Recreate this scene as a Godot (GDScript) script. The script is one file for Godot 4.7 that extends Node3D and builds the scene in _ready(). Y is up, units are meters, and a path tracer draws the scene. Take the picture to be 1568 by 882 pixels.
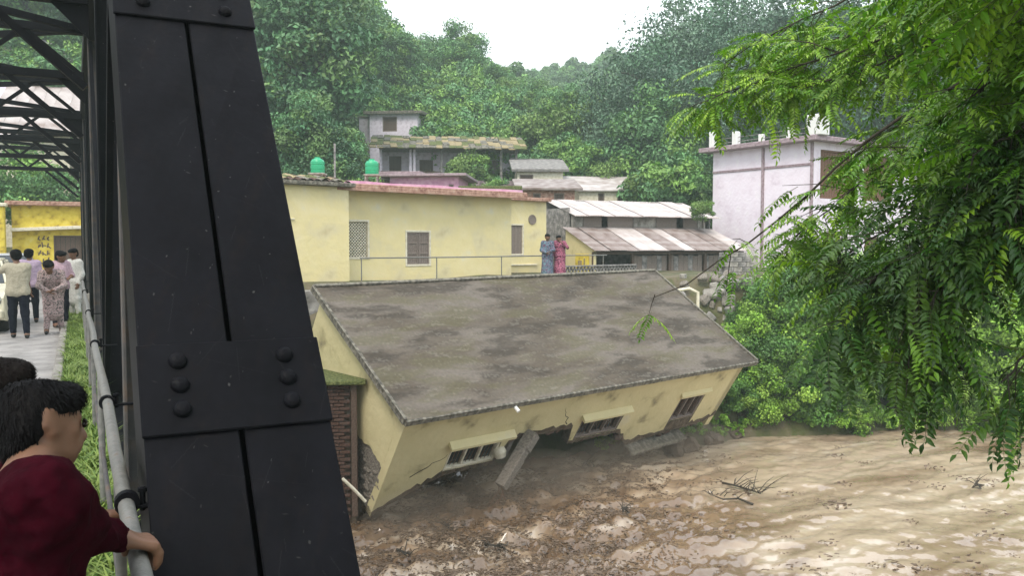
extends Node3D
# Flooded river seen from a steel truss bridge: a house tips into the water, town and wooded hills behind.

const F := 1300.0            # focal length in photo pixels
const EYE := Vector3(0, 1.8, 0)
const PITCH := -0.0507
const AX := Vector3(-0.4566, 0, -0.8897)   # along the bridge
const SIDE := Vector3(0.8897, 0, -0.4566)  # across the bridge, to the river side
const WATER := -4.3

var rng := RandomNumberGenerator.new()
var used := {}
var cam_basis := Basis(Vector3.RIGHT, PITCH)
var M := {}

# ---------- geometry collector ----------
class MB:
	var v := PackedVector3Array()
	var n := PackedVector3Array()
	var c := PackedColorArray()
	var col := Color(1, 1, 1)
	func tri(a: Vector3, b: Vector3, d: Vector3) -> void:
		var nn := (d - a).cross(b - a).normalized()
		v.append(a); v.append(b); v.append(d)
		n.append(nn); n.append(nn); n.append(nn)
		c.append(col); c.append(col); c.append(col)
	func trin(a: Vector3, b: Vector3, d: Vector3, na: Vector3, nb: Vector3, nd: Vector3) -> void:
		if (d - a).cross(b - a).dot(na + nb + nd) < 0.0:
			var t := b
			b = d; d = t
			t = nb
			nb = nd; nd = t
		v.append(a); v.append(b); v.append(d)
		n.append(na); n.append(nb); n.append(nd)
		c.append(col); c.append(col); c.append(col)
	func quad(a: Vector3, b: Vector3, d: Vector3, e: Vector3) -> void:
		tri(a, b, d); tri(a, d, e)
	# box with chamfered edges; T places its centre
	func box(T: Transform3D, s: Vector3, bev := 0.0) -> void:
		var h := s * 0.5
		if bev <= 0.0:
			var p := []
			for i in 8:
				p.append(T * Vector3(h.x if i & 1 else -h.x, h.y if i & 2 else -h.y, h.z if i & 4 else -h.z))
			quad(p[4], p[6], p[7], p[5]); quad(p[1], p[3], p[2], p[0])
			quad(p[0], p[2], p[6], p[4]); quad(p[5], p[7], p[3], p[1])
			quad(p[2], p[3], p[7], p[6]); quad(p[4], p[5], p[1], p[0])
			return
		var bb := minf(bev, minf(h.x, minf(h.y, h.z)) * 0.9)
		var q := func(i: int, ax: int) -> Vector3:
			var r := Vector3(h.x if i & 1 else -h.x, h.y if i & 2 else -h.y, h.z if i & 4 else -h.z)
			for k in 3:
				if k != ax:
					r[k] -= signf(r[k]) * bb
			return T * r
		for ax in 3:
			var b1 := 1 << ((ax + 1) % 3)
			var b2 := 1 << ((ax + 2) % 3)
			for sd in [0, 1 << ax]:
				if sd:
					quad(q.call(sd, ax), q.call(sd | b2, ax), q.call(sd | b1 | b2, ax), q.call(sd | b1, ax))
				else:
					quad(q.call(sd, ax), q.call(sd | b1, ax), q.call(sd | b1 | b2, ax), q.call(sd | b2, ax))
			# edges along axis ax
			for e in [0, b1, b2, b1 | b2]:
				var a1 := (ax + 1) % 3
				var a2 := (ax + 2) % 3
				quad(q.call(e, a1), q.call(e | (1 << ax), a1), q.call(e | (1 << ax), a2), q.call(e, a2))
		for i in 8:
			tri(q.call(i, 0), q.call(i, 1), q.call(i, 2))
	func bar(a: Vector3, b: Vector3, w: float, t: float, bev := 0.0, up := Vector3.UP) -> void:
		var z := (b - a)
		var L := z.length()
		z /= L
		if absf(z.dot(up)) > 0.98:
			up = Vector3.RIGHT if absf(z.x) < 0.9 else Vector3.BACK
		var x := up.cross(z).normalized()
		var y := z.cross(x)
		box(Transform3D(Basis(x, y, z), (a + b) * 0.5), Vector3(w, t, L), bev)
	func tube(pts: PackedVector3Array, rad, sides := 8, caps := true) -> void:
		var rings := []
		var norms := []
		var m := pts.size()
		var up := Vector3.UP
		for i in m:
			var d := (pts[mini(i + 1, m - 1)] - pts[maxi(i - 1, 0)]).normalized()
			if absf(d.dot(up)) > 0.95:
				up = Vector3.RIGHT if absf(d.x) < 0.7 else Vector3.BACK
			var x := up.cross(d).normalized()
			var y := d.cross(x)
			up = y
			var r: float = rad[i] if rad is Array or rad is PackedFloat32Array else rad
			var ring := PackedVector3Array()
			var nr := PackedVector3Array()
			for k in sides:
				var a := TAU * k / sides
				var w := x * cos(a) + y * sin(a)
				ring.append(pts[i] + w * r)
				nr.append(w)
			rings.append(ring); norms.append(nr)
		for i in m - 1:
			for k in sides:
				var k2 := (k + 1) % sides
				trin(rings[i][k], rings[i + 1][k], rings[i + 1][k2], norms[i][k], norms[i + 1][k], norms[i + 1][k2])
				trin(rings[i][k], rings[i + 1][k2], rings[i][k2], norms[i][k], norms[i + 1][k2], norms[i][k2])
		if caps:
			for k in range(1, sides - 1):
				tri(rings[0][0], rings[0][k], rings[0][k + 1])
				tri(rings[m - 1][0], rings[m - 1][k + 1], rings[m - 1][k])
	# surface of revolution about local y; prof = [[r,y],...]
	func lathe(T: Transform3D, prof: Array, sides := 16) -> void:
		for i in prof.size() - 1:
			var dr: float = prof[i + 1][0] - prof[i][0]
			var dy: float = prof[i + 1][1] - prof[i][1]
			for k in sides:
				var a := TAU * k / sides
				var b := TAU * (k + 1) / sides
				var ca := Vector3(cos(a), 0, sin(a))
				var cb := Vector3(cos(b), 0, sin(b))
				var na := T.basis * (ca * dy - Vector3(0, dr, 0)).normalized()
				var nb := T.basis * (cb * dy - Vector3(0, dr, 0)).normalized()
				var p0: Vector3 = T * (ca * prof[i][0] + Vector3(0, prof[i][1], 0))
				var p1: Vector3 = T * (cb * prof[i][0] + Vector3(0, prof[i][1], 0))
				var p2: Vector3 = T * (cb * prof[i + 1][0] + Vector3(0, prof[i + 1][1], 0))
				var p3: Vector3 = T * (ca * prof[i + 1][0] + Vector3(0, prof[i + 1][1], 0))
				trin(p0, p3, p2, na, na, nb); trin(p0, p2, p1, na, nb, nb)
	# prism: 2D outline (x,y) pushed along local z from z0 to z1
	func prism(T: Transform3D, poly: PackedVector2Array, z0: float, z1: float) -> void:
		var t := Geometry2D.triangulate_polygon(poly)
		for i in range(0, t.size(), 3):
			var a := poly[t[i]]
			var b := poly[t[i + 1]]
			var d := poly[t[i + 2]]
			tri(T * Vector3(a.x, a.y, z1), T * Vector3(b.x, b.y, z1), T * Vector3(d.x, d.y, z1))
			tri(T * Vector3(a.x, a.y, z0), T * Vector3(d.x, d.y, z0), T * Vector3(b.x, b.y, z0))
		for i in poly.size():
			var a := poly[i]
			var b := poly[(i + 1) % poly.size()]
			quad(T * Vector3(a.x, a.y, z0), T * Vector3(b.x, b.y, z0), T * Vector3(b.x, b.y, z1), T * Vector3(a.x, a.y, z1))
	# wall in the local xy plane, thickness th behind z=0; cut into columns, top/bottom may vary, holes are Rect2
	func wall(T: Transform3D, xs: Array, top: Callable, bot: Callable, holes: Array, th: float) -> void:
		var cuts := xs.duplicate()
		for h: Rect2 in holes:
			cuts.append(h.position.x); cuts.append(h.end.x)
		cuts.sort()
		var cols := []
		for i in cuts.size() - 1:
			if cuts[i + 1] - cuts[i] > 0.0005:
				cols.append([cuts[i], cuts[i + 1]])
		var spans := []
		for cc in cols:
			var x0: float = cc[0]
			var x1: float = cc[1]
			var mid := (x0 + x1) * 0.5
			var e := 0.0003
			var hs := []
			for h: Rect2 in holes:
				if h.position.x < mid and h.end.x > mid:
					hs.append(h)
			hs.sort_custom(func(a, b): return a.position.y < b.position.y)
			var ylo := [bot.call(x0 + e), bot.call(x1 - e)]
			var sp := []
			for h: Rect2 in hs:
				if h.position.y > maxf(ylo[0], ylo[1]):
					sp.append([ylo[0], ylo[1], h.position.y, h.position.y])
				ylo = [maxf(h.end.y, ylo[0]), maxf(h.end.y, ylo[1])]
			var t0: float = top.call(x0 + e)
			var t1: float = top.call(x1 - e)
			if t0 > ylo[0] or t1 > ylo[1]:
				sp.append([ylo[0], ylo[1], t0, t1])
			spans.append(sp)
			for s in sp:
				quad(T * Vector3(x0, s[0], 0), T * Vector3(x0, s[2], 0), T * Vector3(x1, s[3], 0), T * Vector3(x1, s[1], 0))
				quad(T * Vector3(x1, s[1], -th), T * Vector3(x1, s[3], -th), T * Vector3(x0, s[2], -th), T * Vector3(x0, s[0], -th))
				quad(T * Vector3(x0, s[2], 0), T * Vector3(x0, s[2], -th), T * Vector3(x1, s[3], -th), T * Vector3(x1, s[3], 0))
				quad(T * Vector3(x0, s[0], -th), T * Vector3(x0, s[0], 0), T * Vector3(x1, s[1], 0), T * Vector3(x1, s[1], -th))
		# end faces and hole reveals
		for ed in [[cols[0][0], 0], [cols[cols.size() - 1][1], cols.size() - 1]]:
			for s in spans[ed[1]]:
				var k := 0 if ed[1] == 0 else 1
				quad(T * Vector3(ed[0], s[k], -th), T * Vector3(ed[0], s[2 + k], -th), T * Vector3(ed[0], s[2 + k], 0), T * Vector3(ed[0], s[k], 0))
		for h: Rect2 in holes:
			for x in [h.position.x, h.end.x]:
				var lo: float = maxf(h.position.y, bot.call(x))
				if lo < h.end.y:
					quad(T * Vector3(x, lo, -th), T * Vector3(x, h.end.y, -th), T * Vector3(x, h.end.y, 0), T * Vector3(x, lo, 0))
	func rwall(T: Transform3D, x0: float, x1: float, y0: float, y1: float, holes: Array, th: float) -> void:
		wall(T, [x0, x1], func(_x): return y1, func(_x): return y0, holes, th)
	func mesh() -> ArrayMesh:
		var a := []
		a.resize(Mesh.ARRAY_MAX)
		a[Mesh.ARRAY_VERTEX] = v
		a[Mesh.ARRAY_NORMAL] = n
		a[Mesh.ARRAY_COLOR] = c
		var m := ArrayMesh.new()
		m.add_surface_from_arrays(Mesh.PRIMITIVE_TRIANGLES, a)
		return m

# ---------- scene helpers ----------
func P(px: float, py: float, depth: float) -> Vector3:
	return EYE + cam_basis * (Vector3((px - 784.0) / F, -(py - 441.0) / F, -1.0) * depth)

func on_y(px: float, py: float, y: float) -> Vector3:
	var r := cam_basis * Vector3((px - 784.0) / F, -(py - 441.0) / F, -1.0)
	return EYE + r * ((y - EYE.y) / r.y)

func B(s: float, l: float, y: float) -> Vector3:
	return AX * s + SIDE * l + Vector3(0, y, 0)

func TR(x: float, y: float, z: float) -> Transform3D:
	return Transform3D(Basis(), Vector3(x, y, z))

func numbered(called: String) -> String:
	var k: int = used.get(called, 0)
	used[called] = k + 1
	return called if k == 0 else "%s_%03d" % [called, k]

func thing(called: String, label: String, category: String, T := Transform3D(), group := "") -> Node3D:
	var o := Node3D.new()
	o.name = numbered(called)
	o.transform = T
	add_child(o)
	o.set_meta("label", label)
	o.set_meta("category", category)
	if group != "":
		o.set_meta("group", group)
	return o

func inst(m: Mesh, called: String, material: Material, parent: Node = null) -> MeshInstance3D:
	var o := MeshInstance3D.new()
	o.mesh = m
	if parent == null:
		o.name = numbered(called)
		add_child(o)
	else:
		o.name = called
		parent.add_child(o, true)
	if material != null:
		o.material_override = material
	return o

func part(mb: MB, called: String, material: Material, parent: Node) -> MeshInstance3D:
	return inst(mb.mesh(), called, material, parent)

# a part given in world coordinates
func wpart(mb: MB, called: String, material: Material, parent: Node3D) -> MeshInstance3D:
	var o := inst(mb.mesh(), called, material, parent)
	var g := parent.transform
	var q := parent.get_parent()
	while q is Node3D and q != self:
		g = (q as Node3D).transform * g
		q = q.get_parent()
	o.transform = g.affine_inverse()
	return o

func struct(mb: MB, called: String, material: Material) -> MeshInstance3D:
	var o := inst(mb.mesh(), called, material)
	o.set_meta("kind", "structure")
	return o

func tag(o: Node, label: String, category: String, group := "", kind := "") -> void:
	o.set_meta("label", label)
	o.set_meta("category", category)
	if group != "": o.set_meta("group", group)
	if kind != "": o.set_meta("kind", kind)

func lin(r: float, g: float, b: float) -> Color:
	return Color(r, g, b).linear_to_srgb()

func noise(freq: float, sd: int, oct := 4) -> FastNoiseLite:
	var f := FastNoiseLite.new()
	f.noise_type = FastNoiseLite.TYPE_SIMPLEX_SMOOTH
	f.frequency = freq
	f.seed = sd
	f.fractal_type = FastNoiseLite.FRACTAL_FBM
	f.fractal_octaves = oct
	return f

# a colour texture made of noise; stops = [[t, linear colour], ...]
func ntex(freq: float, sd: int, stops: Array, oct := 5, size := 512, warp := 0.0) -> NoiseTexture2D:
	var t := NoiseTexture2D.new()
	t.width = size; t.height = size; t.seamless = true
	var f := noise(freq, sd, oct)
	if warp > 0.0:
		f.domain_warp_enabled = true
		f.domain_warp_amplitude = warp
		f.domain_warp_frequency = freq * 2.0
	t.noise = f
	var g := Gradient.new()
	var off := PackedFloat32Array()
	var cols := PackedColorArray()
	for s in stops:
		off.append(s[0]); cols.append((s[1] as Color).linear_to_srgb())
	g.offsets = off; g.colors = cols
	t.color_ramp = g
	return t

func nnorm(freq: float, sd: int, strength: float, oct := 4, size := 512) -> NoiseTexture2D:
	var t := NoiseTexture2D.new()
	t.width = size; t.height = size; t.seamless = true
	t.noise = noise(freq, sd, oct)
	t.as_normal_map = true
	t.bump_strength = strength
	return t

func mat(col: Color, rough := 0.8, metal := 0.0) -> StandardMaterial3D:
	var m := StandardMaterial3D.new()
	m.albedo_color = col.linear_to_srgb()
	m.roughness = rough
	m.metallic = metal
	m.cull_mode = BaseMaterial3D.CULL_DISABLED
	return m

# noisy material: linear colour stops, metres per texture repeat, relief
func nmat(stops: Array, metres: float, rough := 0.85, freq := 0.012, sd := 1, normal_tex: Texture2D = null, nscale := 0.6, world := false, oct := 5, warp := 0.0) -> StandardMaterial3D:
	var m := mat(Color(1, 1, 1), rough)
	m.albedo_texture = ntex(freq, sd, stops, oct, 512, warp)
	m.uv1_triplanar = true
	m.uv1_world_triplanar = world
	m.uv1_scale = Vector3.ONE / metres
	if normal_tex != null:
		m.normal_enabled = true
		m.normal_texture = normal_tex
		m.normal_scale = nscale
	return m

func vmat(rough := 0.6, back := Color(0, 0, 0)) -> StandardMaterial3D:
	var m := mat(Color(1, 1, 1), rough)
	m.vertex_color_use_as_albedo = true
	if back.r + back.g + back.b > 0.0:
		m.backlight_enabled = true
		m.backlight = back
	return m

func L3(r: float, g: float, b: float) -> Color:
	return Color(r, g, b)

func _ready() -> void:
	rng.seed = 7
	# ----- camera -----
	var cam := Camera3D.new()
	cam.name = "camera"
	cam.fov = rad_to_deg(2.0 * atan(441.0 / F))
	cam.near = 0.05
	cam.far = 900.0
	cam.transform = Transform3D(cam_basis, EYE)
	add_child(cam)
	cam.current = true
	# ----- overcast sky, haze, exposure -----
	var env := Environment.new()
	var sm := ProceduralSkyMaterial.new()
	sm.sky_top_color = Color(0.93, 0.96, 1.0)
	sm.sky_horizon_color = Color(0.98, 1.0, 1.0)
	sm.sky_curve = 0.2
	sm.ground_bottom_color = Color(0.25, 0.24, 0.2)
	sm.ground_horizon_color = Color(0.6, 0.62, 0.58)
	sm.sun_angle_max = 1.0
	sm.energy_multiplier = 1.0
	var sky := Sky.new()
	sky.sky_material = sm
	env.background_mode = Environment.BG_SKY
	env.sky = sky
	env.tonemap_mode = Environment.TONE_MAPPER_LINEAR
	env.tonemap_exposure = 2.1
	env.sdfgi_enabled = true
	env.ssao_enabled = true
	env.ssil_enabled = true
	env.volumetric_fog_enabled = true
	env.volumetric_fog_density = 0.0
	env.fog_enabled = true
	env.fog_density = 0.0017
	env.fog_light_color = Color(0.9, 0.98, 0.95)
	var we := WorldEnvironment.new()
	we.name = "sky"
	we.environment = env
	add_child(we)
	var sun := DirectionalLight3D.new()
	sun.name = "sun"
	sun.light_energy = 0.5
	sun.light_angular_distance = 25.0
	sun.light_color = Color(1.0, 0.97, 0.92)
	sun.shadow_enabled = true
	sun.rotation_degrees = Vector3(-52, -18, 0)
	add_child(sun)

	make_materials()
	ground_and_river()
	bridge()
	collapsed_house()
	yellow_house()
	shed()
	pink_building()
	hill_houses()
	bridge_end()
	bank_things()
	hill_trees()
	bank_plants()
	overhanging_tree()
	water_debris()
	railing()
	people()
	cars()

func make_materials() -> void:
	var rough_n := nnorm(0.03, 5, 6.0)
	var fine_n := nnorm(0.08, 6, 4.0)
	M.rough_n = rough_n
	M.fine_n = fine_n
	# black paint with chips, scratches and a little rust
	var si := Image.create(512, 512, false, Image.FORMAT_RGB8)
	var sn := noise(0.012, 11, 5)
	var sn2 := noise(0.05, 111, 4)
	for y in 512:
		for x in 512:
			var k := 1.0 + 0.55 * sn.get_noise_2d(x, y * 0.6) + 0.25 * sn2.get_noise_2d(x, y)
			var c := Color(0.0072, 0.0074, 0.0098)
			c = c.lerp(Color(0.03, 0.019, 0.012), smoothstep(0.28, 0.5, sn.get_noise_2d(x * 1.7 + 900.0, y * 0.5) + 0.4 * sn2.get_noise_2d(y, x)) * 0.12)
			si.set_pixel(x, y, Color(c.r * k, c.g * k, c.b * k).linear_to_srgb())
	var sr := RandomNumberGenerator.new()
	sr.seed = 12
	for i in 55:
		var cx := sr.randi_range(0, 505)
		var cy := sr.randi_range(0, 505)
		var tone := sr.randf_range(0.03, 0.16)
		si.fill_rect(Rect2i(cx, cy, sr.randi_range(1, 3), sr.randi_range(1, 3)), Color(tone, tone * 0.97, tone * 0.93).linear_to_srgb())
	for i in 22:
		var p := Vector2(sr.randf() * 480.0, sr.randf() * 480.0)
		var d := Vector2(sr.randfn() * 0.4, 1).normalized()
		for q in sr.randi_range(10, 45):
			p += d
			if p.x > 0.0 and p.y > 0.0 and p.x < 511.0 and p.y < 511.0:
				si.set_pixel(int(p.x), int(p.y), Color(0.03, 0.03, 0.033).linear_to_srgb())
	M.steel = mat(Color(1, 1, 1), 0.5)
	M.steel.albedo_texture = ImageTexture.create_from_image(si)
	M.steel.uv1_triplanar = true
	M.steel.uv1_scale = Vector3.ONE / 1.25
	M.steel.normal_enabled = true
	M.steel.normal_texture = fine_n
	M.steel.normal_scale = 0.1
	M.steel.metallic_specular = 0.15
	M.steel_grey = nmat([[0.0, L3(0.05, 0.05, 0.055)], [0.5, L3(0.09, 0.085, 0.085)], [0.7, L3(0.12, 0.1, 0.09)], [1.0, L3(0.13, 0.07, 0.04)]], 1.4, 0.6, 0.01, 12, fine_n, 0.3)
	M.steel_grey.metallic_specular = 0.3
	M.pipe = nmat([[0.0, L3(0.1, 0.1, 0.095)], [0.5, L3(0.17, 0.17, 0.16)], [0.75, L3(0.21, 0.2, 0.19)], [1.0, L3(0.14, 0.085, 0.05)]], 0.5, 0.5, 0.012, 13, fine_n, 0.3)
	M.road = nmat([[0.0, L3(0.2, 0.19, 0.18)], [0.5, L3(0.33, 0.31, 0.3)], [1.0, L3(0.42, 0.4, 0.38)]], 3.0, 0.6, 0.01, 14, rough_n, 0.4)
	M.concrete = nmat([[0.0, L3(0.13, 0.12, 0.1)], [0.45, L3(0.24, 0.22, 0.2)], [0.7, L3(0.33, 0.31, 0.28)], [1.0, L3(0.42, 0.4, 0.36)]], 2.2, 0.85, 0.01, 15, rough_n, 0.8)
	M.old_concrete = nmat([[0.0, L3(0.05, 0.045, 0.035)], [0.4, L3(0.12, 0.11, 0.09)], [0.65, L3(0.2, 0.185, 0.15)], [1.0, L3(0.3, 0.27, 0.22)]], 1.4, 0.9, 0.014, 16, rough_n, 1.0)
	M.moss = nmat([[0.0, L3(0.04, 0.05, 0.02)], [0.45, L3(0.09, 0.11, 0.03)], [0.7, L3(0.16, 0.18, 0.06)], [1.0, L3(0.2, 0.18, 0.13)]], 0.9, 0.95, 0.02, 17, rough_n, 1.0)
	M.cream = nmat([[0.0, L3(0.56, 0.48, 0.28)], [0.2, L3(0.67, 0.59, 0.36)], [0.5, L3(0.73, 0.63, 0.335)], [0.8, L3(0.75, 0.655, 0.38)], [1.0, L3(0.7, 0.65, 0.5)]], 5.0, 0.85, 0.006, 18, rough_n, 0.15)
	M.cream_worn = nmat([[0.0, L3(0.2, 0.17, 0.11)], [0.12, L3(0.42, 0.36, 0.2)], [0.27, L3(0.6, 0.53, 0.3)], [0.75, L3(0.66, 0.58, 0.34)], [1.0, L3(0.6, 0.55, 0.4)]], 4.5, 0.85, 0.006, 19, rough_n, 0.2, false, 5, 30.0)
	M.pale_trim = nmat([[0.0, L3(0.5, 0.45, 0.33)], [0.5, L3(0.68, 0.63, 0.5)], [1.0, L3(0.74, 0.7, 0.6)]], 1.2, 0.8, 0.012, 20, rough_n, 0.3)
	M.cornice = nmat([[0.0, L3(0.16, 0.07, 0.05)], [0.4, L3(0.36, 0.2, 0.15)], [0.7, L3(0.46, 0.29, 0.22)], [1.0, L3(0.4, 0.33, 0.26)]], 1.6, 0.85, 0.012, 21, rough_n, 0.5)
	M.pink = nmat([[0.0, L3(0.68, 0.59, 0.68)], [0.3, L3(0.77, 0.69, 0.78)], [0.7, L3(0.8, 0.73, 0.82)], [1.0, L3(0.82, 0.77, 0.82)]], 3.5, 0.85, 0.007, 22, rough_n, 0.25)
	M.hot_pink = nmat([[0.0, L3(0.5, 0.22, 0.38)], [0.5, L3(0.66, 0.36, 0.52)], [1.0, L3(0.72, 0.5, 0.6)]], 2.5, 0.85, 0.01, 23, rough_n, 0.3)
	M.lilac_trim = nmat([[0.0, L3(0.18, 0.13, 0.14)], [0.5, L3(0.32, 0.24, 0.27)], [1.0, L3(0.42, 0.34, 0.36)]], 1.5, 0.85, 0.012, 24, rough_n, 0.4)
	M.lilac = nmat([[0.0, L3(0.4, 0.36, 0.42)], [0.3, L3(0.62, 0.56, 0.65)], [0.7, L3(0.7, 0.64, 0.74)], [1.0, L3(0.74, 0.7, 0.77)]], 2.0, 0.9, 0.012, 25, rough_n, 0.4)
	M.sheet = nmat([[0.0, L3(0.28, 0.2, 0.17)], [0.3, L3(0.42, 0.36, 0.34)], [0.55, L3(0.54, 0.49, 0.48)], [0.8, L3(0.63, 0.58, 0.57)], [1.0, L3(0.72, 0.69, 0.66)]], 5.0, 0.5, 0.008, 26, null, 0.0, false, 5, 20.0)
	M.rusty_sheet = nmat([[0.0, L3(0.13, 0.085, 0.07)], [0.35, L3(0.23, 0.175, 0.16)], [0.6, L3(0.32, 0.27, 0.26)], [1.0, L3(0.46, 0.42, 0.4)]], 3.5, 0.6, 0.01, 27, null, 0.0, false, 5, 20.0)
	M.grey_wall = nmat([[0.0, L3(0.1, 0.095, 0.095)], [0.4, L3(0.2, 0.19, 0.185)], [0.7, L3(0.3, 0.28, 0.27)], [1.0, L3(0.38, 0.36, 0.34)]], 2.0, 0.9, 0.012, 28, rough_n, 0.6)
	M.brick_red = nmat([[0.0, L3(0.035, 0.02, 0.015)], [0.4, L3(0.075, 0.04, 0.03)], [0.7, L3(0.11, 0.06, 0.045)], [1.0, L3(0.17, 0.12, 0.09)]], 0.8, 0.9, 0.02, 29, rough_n, 1.0)
	M.thatch = nmat([[0.0, L3(0.1, 0.075, 0.04)], [0.4, L3(0.26, 0.2, 0.11)], [0.7, L3(0.42, 0.35, 0.2)], [1.0, L3(0.5, 0.46, 0.34)]], 0.9, 0.95, 0.03, 30, rough_n, 1.0)
	M.wood = nmat([[0.0, L3(0.05, 0.03, 0.022)], [0.5, L3(0.1, 0.065, 0.05)], [1.0, L3(0.17, 0.12, 0.09)]], 0.5, 0.7, 0.02, 31, fine_n, 0.4)
	M.grey_wood = nmat([[0.0, L3(0.12, 0.09, 0.075)], [0.5, L3(0.2, 0.16, 0.14)], [1.0, L3(0.3, 0.25, 0.22)]], 0.5, 0.75, 0.02, 32, fine_n, 0.4)
	M.dark = mat(L3(0.012, 0.012, 0.013), 0.9)
	M.glass = mat(L3(0.02, 0.025, 0.03), 0.08)
	M.green_plastic = mat(L3(0.02, 0.36, 0.17), 0.35)
	M.yellow = nmat([[0.0, L3(0.3, 0.2, 0.03)], [0.3, L3(0.6, 0.46, 0.05)], [0.6, L3(0.7, 0.56, 0.07)], [1.0, L3(0.72, 0.62, 0.2)]], 2.5, 0.8, 0.01, 33, rough_n, 0.3)
	M.soil = nmat([[0.0, L3(0.035, 0.04, 0.016)], [0.4, L3(0.07, 0.085, 0.025)], [0.6, L3(0.12, 0.1, 0.06)], [1.0, L3(0.2, 0.16, 0.11)]], 6.0, 0.95, 0.012, 34, rough_n, 1.0, true)
	M.mud = nmat([[0.0, L3(0.05, 0.035, 0.025)], [0.5, L3(0.11, 0.08, 0.055)], [1.0, L3(0.2, 0.15, 0.105)]], 2.0, 0.7, 0.014, 35, rough_n, 1.2)
	M.litter = nmat([[0.0, L3(0.07, 0.045, 0.028)], [0.5, L3(0.14, 0.095, 0.06)], [1.0, L3(0.24, 0.17, 0.11)]], 2.0, 0.6, 0.014, 39)
	M.stone = nmat([[0.0, L3(0.08, 0.07, 0.06)], [0.5, L3(0.2, 0.175, 0.15)], [1.0, L3(0.34, 0.3, 0.26)]], 0.7, 0.9, 0.02, 36, rough_n, 1.2)
	M.bark = nmat([[0.0, L3(0.02, 0.016, 0.012)], [0.5, L3(0.05, 0.04, 0.03)], [1.0, L3(0.1, 0.085, 0.065)]], 0.4, 0.9, 0.03, 37, rough_n, 1.0)
	M.leaf = vmat(0.5, Color(0.35, 0.4, 0.2))
	M.near_leaf = vmat(0.42, Color(0.55, 0.7, 0.2))
	M.rust = nmat([[0.0, L3(0.07, 0.03, 0.02)], [0.5, L3(0.16, 0.075, 0.04)], [1.0, L3(0.26, 0.15, 0.09)]], 0.5, 0.8, 0.02, 38, fine_n, 0.5)
	M.rubber = mat(L3(0.015, 0.015, 0.015), 0.8)
	M.chrome = mat(L3(0.6, 0.6, 0.6), 0.2, 1.0)
	M.white_paint = mat(L3(0.72, 0.72, 0.7), 0.4)
	# tipped roof: slab concrete with moss, damp and pale patches, all with outlines of their own
	var im := Image.create(1024, 512, false, Image.FORMAT_RGB8)
	var n1 := noise(0.004, 41, 5)
	var n2 := noise(0.006, 42, 6)
	var n3 := noise(0.03, 43, 4)
	var n4 := noise(0.11, 44, 3)
	n1.domain_warp_enabled = true; n1.domain_warp_amplitude = 40.0; n1.domain_warp_frequency = 0.01
	for y in 512:
		for x in 1024:
			var a := n1.get_noise_2d(x * 0.7, y * 2.0)
			var b := n2.get_noise_2d(x * 0.7, y * 2.0)
			var c := n3.get_noise_2d(x * 0.6, y * 1.9)
			var e := n4.get_noise_2d(x, y)
			var col := Color(0.092, 0.074, 0.056).lerp(Color(0.15, 0.128, 0.108), smoothstep(-0.3, 0.3, a))
			col = col.lerp(Color(0.1, 0.092, 0.045), smoothstep(0.0, 0.4, b + c * 0.2) * 0.5)
			col = col.lerp(Color(0.042, 0.034, 0.026), smoothstep(-0.02, 0.4, -b + c * 0.3) * 0.75)
			col = col.lerp(Color(0.22, 0.2, 0.17), smoothstep(0.25, 0.55, c + e * 0.4 - a * 0.3) * 0.3)
			var k := 1.0 + e * 0.18
			im.set_pixel(x, y, Color(col.r * k, col.g * k, col.b * k).linear_to_srgb())
	M.roof = mat(Color(1, 1, 1), 0.72)
	M.roof.metallic_specular = 0.3
	M.roof.albedo_texture = ImageTexture.create_from_image(im)
	M.roof.uv1_triplanar = true
	M.roof.uv1_scale = Vector3(1.0 / 12.5, 1.0 / 6.0, 1.0 / 6.0)
	M.roof.normal_enabled = true
	M.roof.normal_texture = rough_n
	M.roof.normal_scale = 0.35
	# muddy flood water
	M.water = vmat(0.07)
	M.water.metallic_specular = 0.6
	M.water.normal_enabled = true
	M.water.normal_texture = nnorm(0.02, 46, 5.0, 3)
	M.water.normal_scale = 0.2
	M.water.uv1_triplanar = true
	M.water.uv1_world_triplanar = true
	M.water.uv1_scale = Vector3.ONE / 3.0

# ---------- ground, river, road ----------
func shore(v: float) -> float:
	if v < 2.0: return 18.6
	if v < 3.5: return lerpf(18.6, 20.9, (v - 2.0) / 1.5)
	if v < 15.0: return 20.9
	if v < 20.0: return lerpf(20.9, 20.6, (v - 15.0) / 5.0)
	if v < 28.0: return lerpf(20.6, 17.4, (v - 20.0) / 8.0)
	return 17.4

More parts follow.
